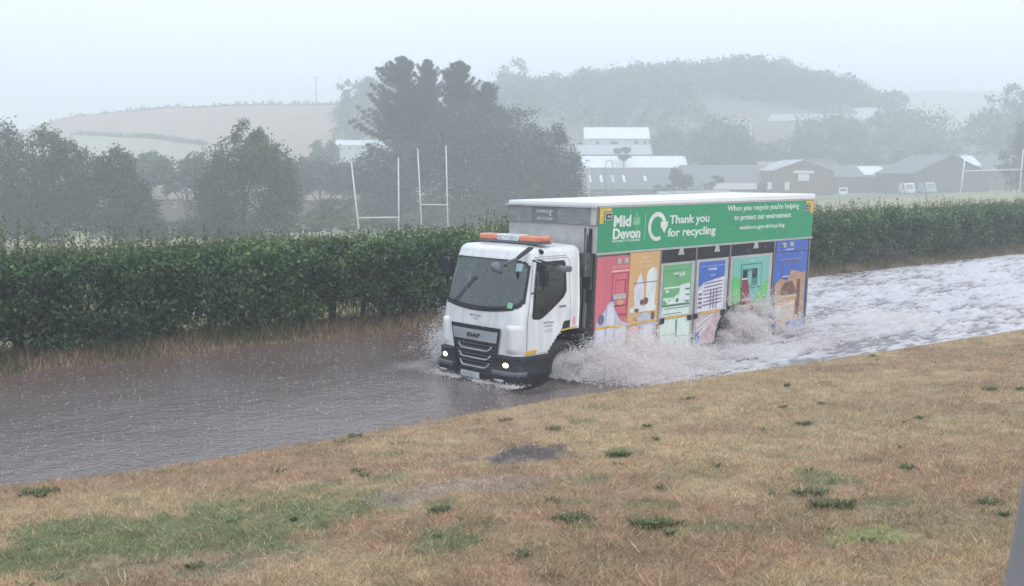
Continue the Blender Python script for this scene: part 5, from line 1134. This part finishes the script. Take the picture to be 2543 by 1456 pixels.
Z = np.where(Z > 0, Z, Z * .5) ; Z = np.maximum(Z, .005) * mask - .06 * (1 - mask)
# settle to the banks
ed = np.minimum(-dnear(X, Y), -dfar(X, Y)); Z = Z * sst(ed, -.15, .8) + .012 * mask * (1 - sst(ed, -.15, .8))
Z = np.where((ed < -.35), -.35, Z)
fo = np.clip(.20 + 1.9 * (t3 - .66) + 1.3 * (t2 - .5) + 1.8 * (t1 - .5) + .20 * sst(U, 6, 9) * (1 - .5 * sst(U, 20, 45)), 0, 1) * mask
gi = np.arange(len(us) * len(vs_)).reshape(len(us), len(vs_)); FQ = np.stack([gi[:-1, :-1], gi[1:, :-1], gi[1:, 1:], gi[:-1, 1:]], -1).reshape(-1, 4)
kp = (mask[FQ].max(1) > .02) & (ed[FQ].max(1) > -.4); FQ = FQ[kp]; uq, inv = np.unique(FQ, return_inverse=True)
fm_ = bpy.data.materials.new('churned_foam'); fm_.use_nodes = True; n = fm_.node_tree; b = n.nodes['Principled BSDF']
a = n.nodes.new('ShaderNodeAttribute'); a.attribute_name = 'tint'; g = n.nodes.new('ShaderNodeNewGeometry'); nz = n.nodes.new('ShaderNodeTexNoise'); nz.inputs['Scale'].default_value = 12; nz.inputs['Detail'].default_value = 9; nz.inputs['Roughness'].default_value = .7
mpn = n.nodes.new('ShaderNodeMapping'); mpn.inputs['Rotation'].default_value = (0, 0, -math.atan2(TD[1], TD[0])); mpn.inputs['Scale'].default_value = (.55, 1.9, 1)
ad = n.nodes.new('ShaderNodeMath'); ad.operation = 'MULTIPLY_ADD'; ad.inputs[1].default_value = 1.9; rp = n.nodes.new('ShaderNodeValToRGB')
sb = n.nodes.new('ShaderNodeMath'); sb.operation = 'SUBTRACT'; sb.inputs[1].default_value = .55
rp.color_ramp.elements[0].position = .05; rp.color_ramp.elements[0].color = (.19, .17, .175, 1); rp.color_ramp.elements[1].position = .95; rp.color_ramp.elements[1].color = (.64, .62, .64, 1)
e = rp.color_ramp.elements.new(.42); e.color = (.44, .415, .43, 1)
rr = n.nodes.new('ShaderNodeMapRange'); rr.inputs[3].default_value = .12; rr.inputs[4].default_value = .5
bp = n.nodes.new('ShaderNodeBump'); bp.inputs['Strength'].default_value = .8; bp.inputs['Distance'].default_value = .05
n.links.new(g.outputs['Position'], mpn.inputs[0]); n.links.new(mpn.outputs[0], nz.inputs[0]); n.links.new(nz.outputs[0], sb.inputs[0]); n.links.new(sb.outputs[0], ad.inputs[0]); n.links.new(a.outputs['Fac'], ad.inputs[2])
n.links.new(ad.outputs[0], rp.inputs[0]); n.links.new(rp.outputs[0], b.inputs['Base Color']); n.links.new(ad.outputs[0], rr.inputs[0]); n.links.new(rr.outputs[0], b.inputs['Roughness']); n.links.new(nz.outputs[0], bp.inputs['Height']); n.links.new(bp.outputs[0], b.inputs['Normal'])
P = np.stack([X, Y, Z], -1)[uq]
tag(mesh_np('foam_wake', P, inv.reshape(-1, 4), fm_, tint=fo[uq], smooth=True), 'churned white foam filling the road beside and behind the lorry', 'foam', kind='stuff')

# ---------------------------------------------------------------- spray
def dropmat(name, c, tr=.5):
    m = bpy.data.materials.new(name); m.use_nodes = True; n = m.node_tree; n.nodes.clear(); o = n.nodes.new('ShaderNodeOutputMaterial')
    d = n.nodes.new('ShaderNodeBsdfDiffuse'); t = n.nodes.new('ShaderNodeBsdfTranslucent'); mx = n.nodes.new('ShaderNodeMixShader'); mx.inputs[0].default_value = tr
    at_ = n.nodes.new('ShaderNodeAttribute'); at_.attribute_name = 'tint'; rp = n.nodes.new('ShaderNodeValToRGB'); rp.color_ramp.elements[0].color = (*[q * .86 for q in c], 1); rp.color_ramp.elements[1].color = (*c, 1)
    n.links.new(at_.outputs['Fac'], rp.inputs[0]); n.links.new(rp.outputs[0], d.inputs[0]); n.links.new(rp.outputs[0], t.inputs[0])
    n.links.new(d.outputs[0], mx.inputs[1]); n.links.new(t.outputs[0], mx.inputs[2]); n.links.new(mx.outputs[0], o.inputs[0]); return m
M['drop'] = dropmat('muddy_spray_drops', (.93, .885, .875)); M['dropw'] = dropmat('white_spray_drops', (.95, .93, .93))
def tets(P, s, D=None, el=1.0, T=None):
    N = len(P); B = unit(rng.normal(size=(N, 3))); D = unit(D) if D is not None else B; A = unit(np.cross(D, rng.normal(size=(N, 3)))); s = s[:, None]
    v = np.stack([P + D * s * el, P - D * s * .7 * el + A * s * .9, P - D * s * .7 * el - A * s * .9], 1).reshape(-1, 3)
    return v, np.arange(N * 3).reshape(N, 3), np.repeat(T if T is not None else rng.random(N), 3)
def spray(name, label, N, emit, m, s0=.006, s1=.014, el=1.6):
    """emit(N) -> origin (u,v,z), velocity (u,v,z); drops are placed along their ballistic arcs"""
    O, Vl, tm = emit(N); Pp = O + Vl * tm[:, None]; Pp[:, 2] -= 4.9 * tm ** 2
    vel = Vl.copy(); vel[:, 2] -= 9.8 * tm; k = Pp[:, 2] > np.where(Pp[:, 0] < -1.2, -.15, -.01); Pp = Pp[k]; vel = vel[k]
    Xw, Yw = lw(Pp[:, 0], Pp[:, 1]); W_ = np.stack([Xw, Yw, Pp[:, 2]], -1); dxy = TD[None, :] * vel[:, :1] + TL[None, :] * vel[:, 1:2]; Dv = np.concatenate([dxy, vel[:, 2:]], 1)
    f1 = fbm(Pp[:, 0] * 2.2 + Pp[:, 2], Pp[:, 1] * 1.6, Pp[:, 2] * 3, 1.3, 3); f2 = fbm(Pp[:, 0], Pp[:, 1], Pp[:, 2], 7, 2)
    kp_ = rng.random(len(W_)) < sst(f1 + .45 * (f2 - .5) - .10 * sst(Pp[:, 2], .2, .9), .36, .56) * .95 + .05; W_ = W_[kp_]; Dv = Dv[kp_]
    s = s0 + (s1 - s0) * rng.random(len(W_)) ** 2; bg_ = rng.random(len(W_)) < .02; s = np.where(bg_, s * 1.9, s); v_, f_, t_ = tets(W_, s, Dv, el); return tag(mesh_np(name, v_, f_, m, tint=t_), label, 'spray', kind='stuff')
def emit_near_front(N):
    u0 = rng.uniform(-1.05, 2.6, N); k = rng.random(N) < .62; u0[k] = rng.uniform(-1.1, .3, k.sum())
    O = np.stack([u0, rng.uniform(-.15, .25, N), np.full(N, .02)], -1)
    jet = rng.integers(0, 90, N); ja = rng.random(90) * .55 + .32; js = rng.uniform(2.4, 4.9, 90); jd = rng.uniform(-.25, 1.0, 90)
    a = ja[jet] + rng.normal(size=N) * .10; sp = js[jet] * (.75 + .4 * rng.random(N)) * np.interp(u0, [-1, .3, 2.6], [1, .95, .55]); dr = jd[jet] + rng.normal(size=N) * .25
    Vl = np.stack([sp * np.cos(a) * .55 * (dr + .25), -sp * np.cos(a) * .75, sp * np.sin(a) * 1.12], -1); tf_ = 2 * Vl[:, 2] / 9.8; return O, Vl, tf_ * rng.random(N) ** .8
spray('splash', 'fan of muddy spray thrown towards the lawn by the near front wheel', 420000, emit_near_front, M['drop'], .0055, .013)
def emit_far_front(N):
    u0 = rng.uniform(-1.45, .3, N); O = np.stack([u0, rng.uniform(2.2, 2.6, N), np.full(N, .02)], -1); jet = rng.integers(0, 60, N); ja = rng.random(60) * .75 + .45; js = rng.uniform(2.6, 5.8, 60)
    a = ja[jet] + rng.normal(size=N) * .08; sp = js[jet] * (.6 + .45 * rng.random(N)); dr = rng.uniform(-.22, .5, N)
    Vl = np.stack([sp * np.cos(a) * dr, sp * np.cos(a) * .42, sp * np.sin(a)], -1); tf_ = 2 * Vl[:, 2] / 9.8; return O, Vl, tf_ * rng.random(N) ** .85
spray('splash', 'tall white spray thrown up on the far side of the cab against the hedge', 300000, emit_far_front, M['dropw'], .0045, .012)
def emit_rear(N):
    u0 = rng.uniform(3.9, 5.1, N); O = np.stack([u0, rng.uniform(-.12, .25, N), np.full(N, .05)], -1); jet = rng.integers(0, 70, N); ja = rng.uniform(.75, 1.4, 70); js = rng.uniform(2.3, 4.75, 70)
    a = ja[jet] + rng.normal(size=N) * .09; sp = js[jet] * (.7 + .4 * rng.random(N)); dr = rng.uniform(-.15, 1.25, 70)[jet] + rng.normal(size=N) * .12
    Vl = np.stack([sp * np.cos(a) * dr * 1.1, -sp * np.cos(a) * .42, sp * np.sin(a)], -1); tf_ = 2 * Vl[:, 2] / 9.8; return O, Vl, tf_ * rng.random(N) ** .8
spray('splash', 'brownish spray arching up beside the rear wheel', 400000, emit_rear, M['drop'], .0045, .012)
def emit_along(N):
    u0 = rng.uniform(-.5, 11, N); k = rng.random(N) < .5; O = np.stack([u0, np.where(k, rng.uniform(-1.6, .2, N), rng.uniform(-1.8, .1, N)), np.full(N, .06)], -1)
    sp = rng.uniform(.6, 2.3, N); a = rng.uniform(.6, 1.5, N); ph = rng.random(N) * 6.28; Vl = np.stack([sp * np.cos(a) * np.cos(ph), sp * np.cos(a) * np.sin(ph), sp * np.sin(a)], -1); return O, Vl, 2 * Vl[:, 2] / 9.8 * rng.random(N)
spray('low_spray', 'low spray hanging over the foam along the near side of the lorry', 120000, emit_along, M['drop'], .005, .012)
def emit_front(N):
    v0 = rng.uniform(0, 2.5, N); O = np.stack([-1.95 + rng.normal(size=N) * .12, v0, np.full(N, -.06)], -1); sp = rng.uniform(.5, 1.4, N); a = rng.uniform(.3, 1.3, N); ph = math.pi + rng.normal(size=N) * .9
    Vl = np.stack([sp * np.cos(a) * np.cos(ph), sp * np.cos(a) * np.sin(ph), sp * np.sin(a)], -1); return O, Vl, 2 * Vl[:, 2] / 9.8 * rng.random(N)
spray('bow_spray', 'thin broken water pushed up in front of the bumper', 7000, emit_front, M['drop'], .005, .012)
# raindrops striking the water
N = 6000; x = -14 + 26 * rng.random(N); t = rng.random(N); y0 = np.interp(x, NE[:, 0], NE[:, 1]); y1 = np.interp(x, FE[:, 0], FE[:, 1]); y = y0 + (y1 - y0) * t
P = np.stack([np.repeat(x, 3) + rng.normal(size=3 * N) * .02, np.repeat(y, 3) + rng.normal(size=3 * N) * .02, .015 + .035 * rng.random(3 * N)], -1)
v_, f_, t_ = tets(P, .002 + .0028 * rng.random(3 * N), np.tile([0, 0, 1.], (3 * N, 1)), 2.5); tag(mesh_np('raindrop_splashes', v_, f_, M['dropw'], tint=t_), 'tiny splashes where raindrops hit the flood water', 'rain splashes', kind='stuff')
# falling rain
N = 15000; y = 9 + 41 * rng.random(N) ** .7; x = (rng.random(N) - .5) * 2 * y * .52; z = np.maximum(.1, HC + (rng.random(N) - .62) * y * .42)
v_, f_, t_ = tets(np.stack([x, y, z], -1), .0010 + .0009 * rng.random(N), np.tile([.10, 0, -1.], (N, 1)), 20); tag(mesh_np('rain', v_, f_, M['dropw'], tint=t_), 'heavy rain falling across the whole scene', 'rain', kind='stuff')

# ---------------------------------------------------------------- grey window frame close to the camera
mb = MB(); mb.hexa([(-.03, -.03, -1.2), (-.03, -.03, .55), (-.03, .05, -1.2), (-.03, .05, .55), (.12, -.03, -1.2), (.12, -.03, .55), (.12, .05, -1.2), (.12, .05, .55)])
wf = empty('window_frame', (.575, 1.12, 3.35), 'grey window frame edge in the bottom right corner', 'window frame')
o = mb.build('jamb', mat('grey_frame_paint', (.25, .25, .27), .5), wf, .01); o.rotation_euler = (0, R(7.3), 0)

# ---------------------------------------------------------------- rain haze
mb = MB(); mb.box(-560, 560, -40, 960, -9.5, 66)
hm = bpy.data.materials.new('rain_haze'); hm.use_nodes = True; n = hm.node_tree; n.nodes.clear(); o_ = n.nodes.new('ShaderNodeOutputMaterial'); pv = n.nodes.new('ShaderNodeVolumePrincipled')
pv.inputs['Color'].default_value = (.925, .962, 1.0, 1); pv.inputs['Density'].default_value = .0029; pv.inputs['Anisotropy'].default_value = .2
n.links.new(pv.outputs[0], o_.inputs['Volume'])
tag(mb.build('haze', hm), 'grey rain haze hiding the far hills', 'haze', kind='stuff')
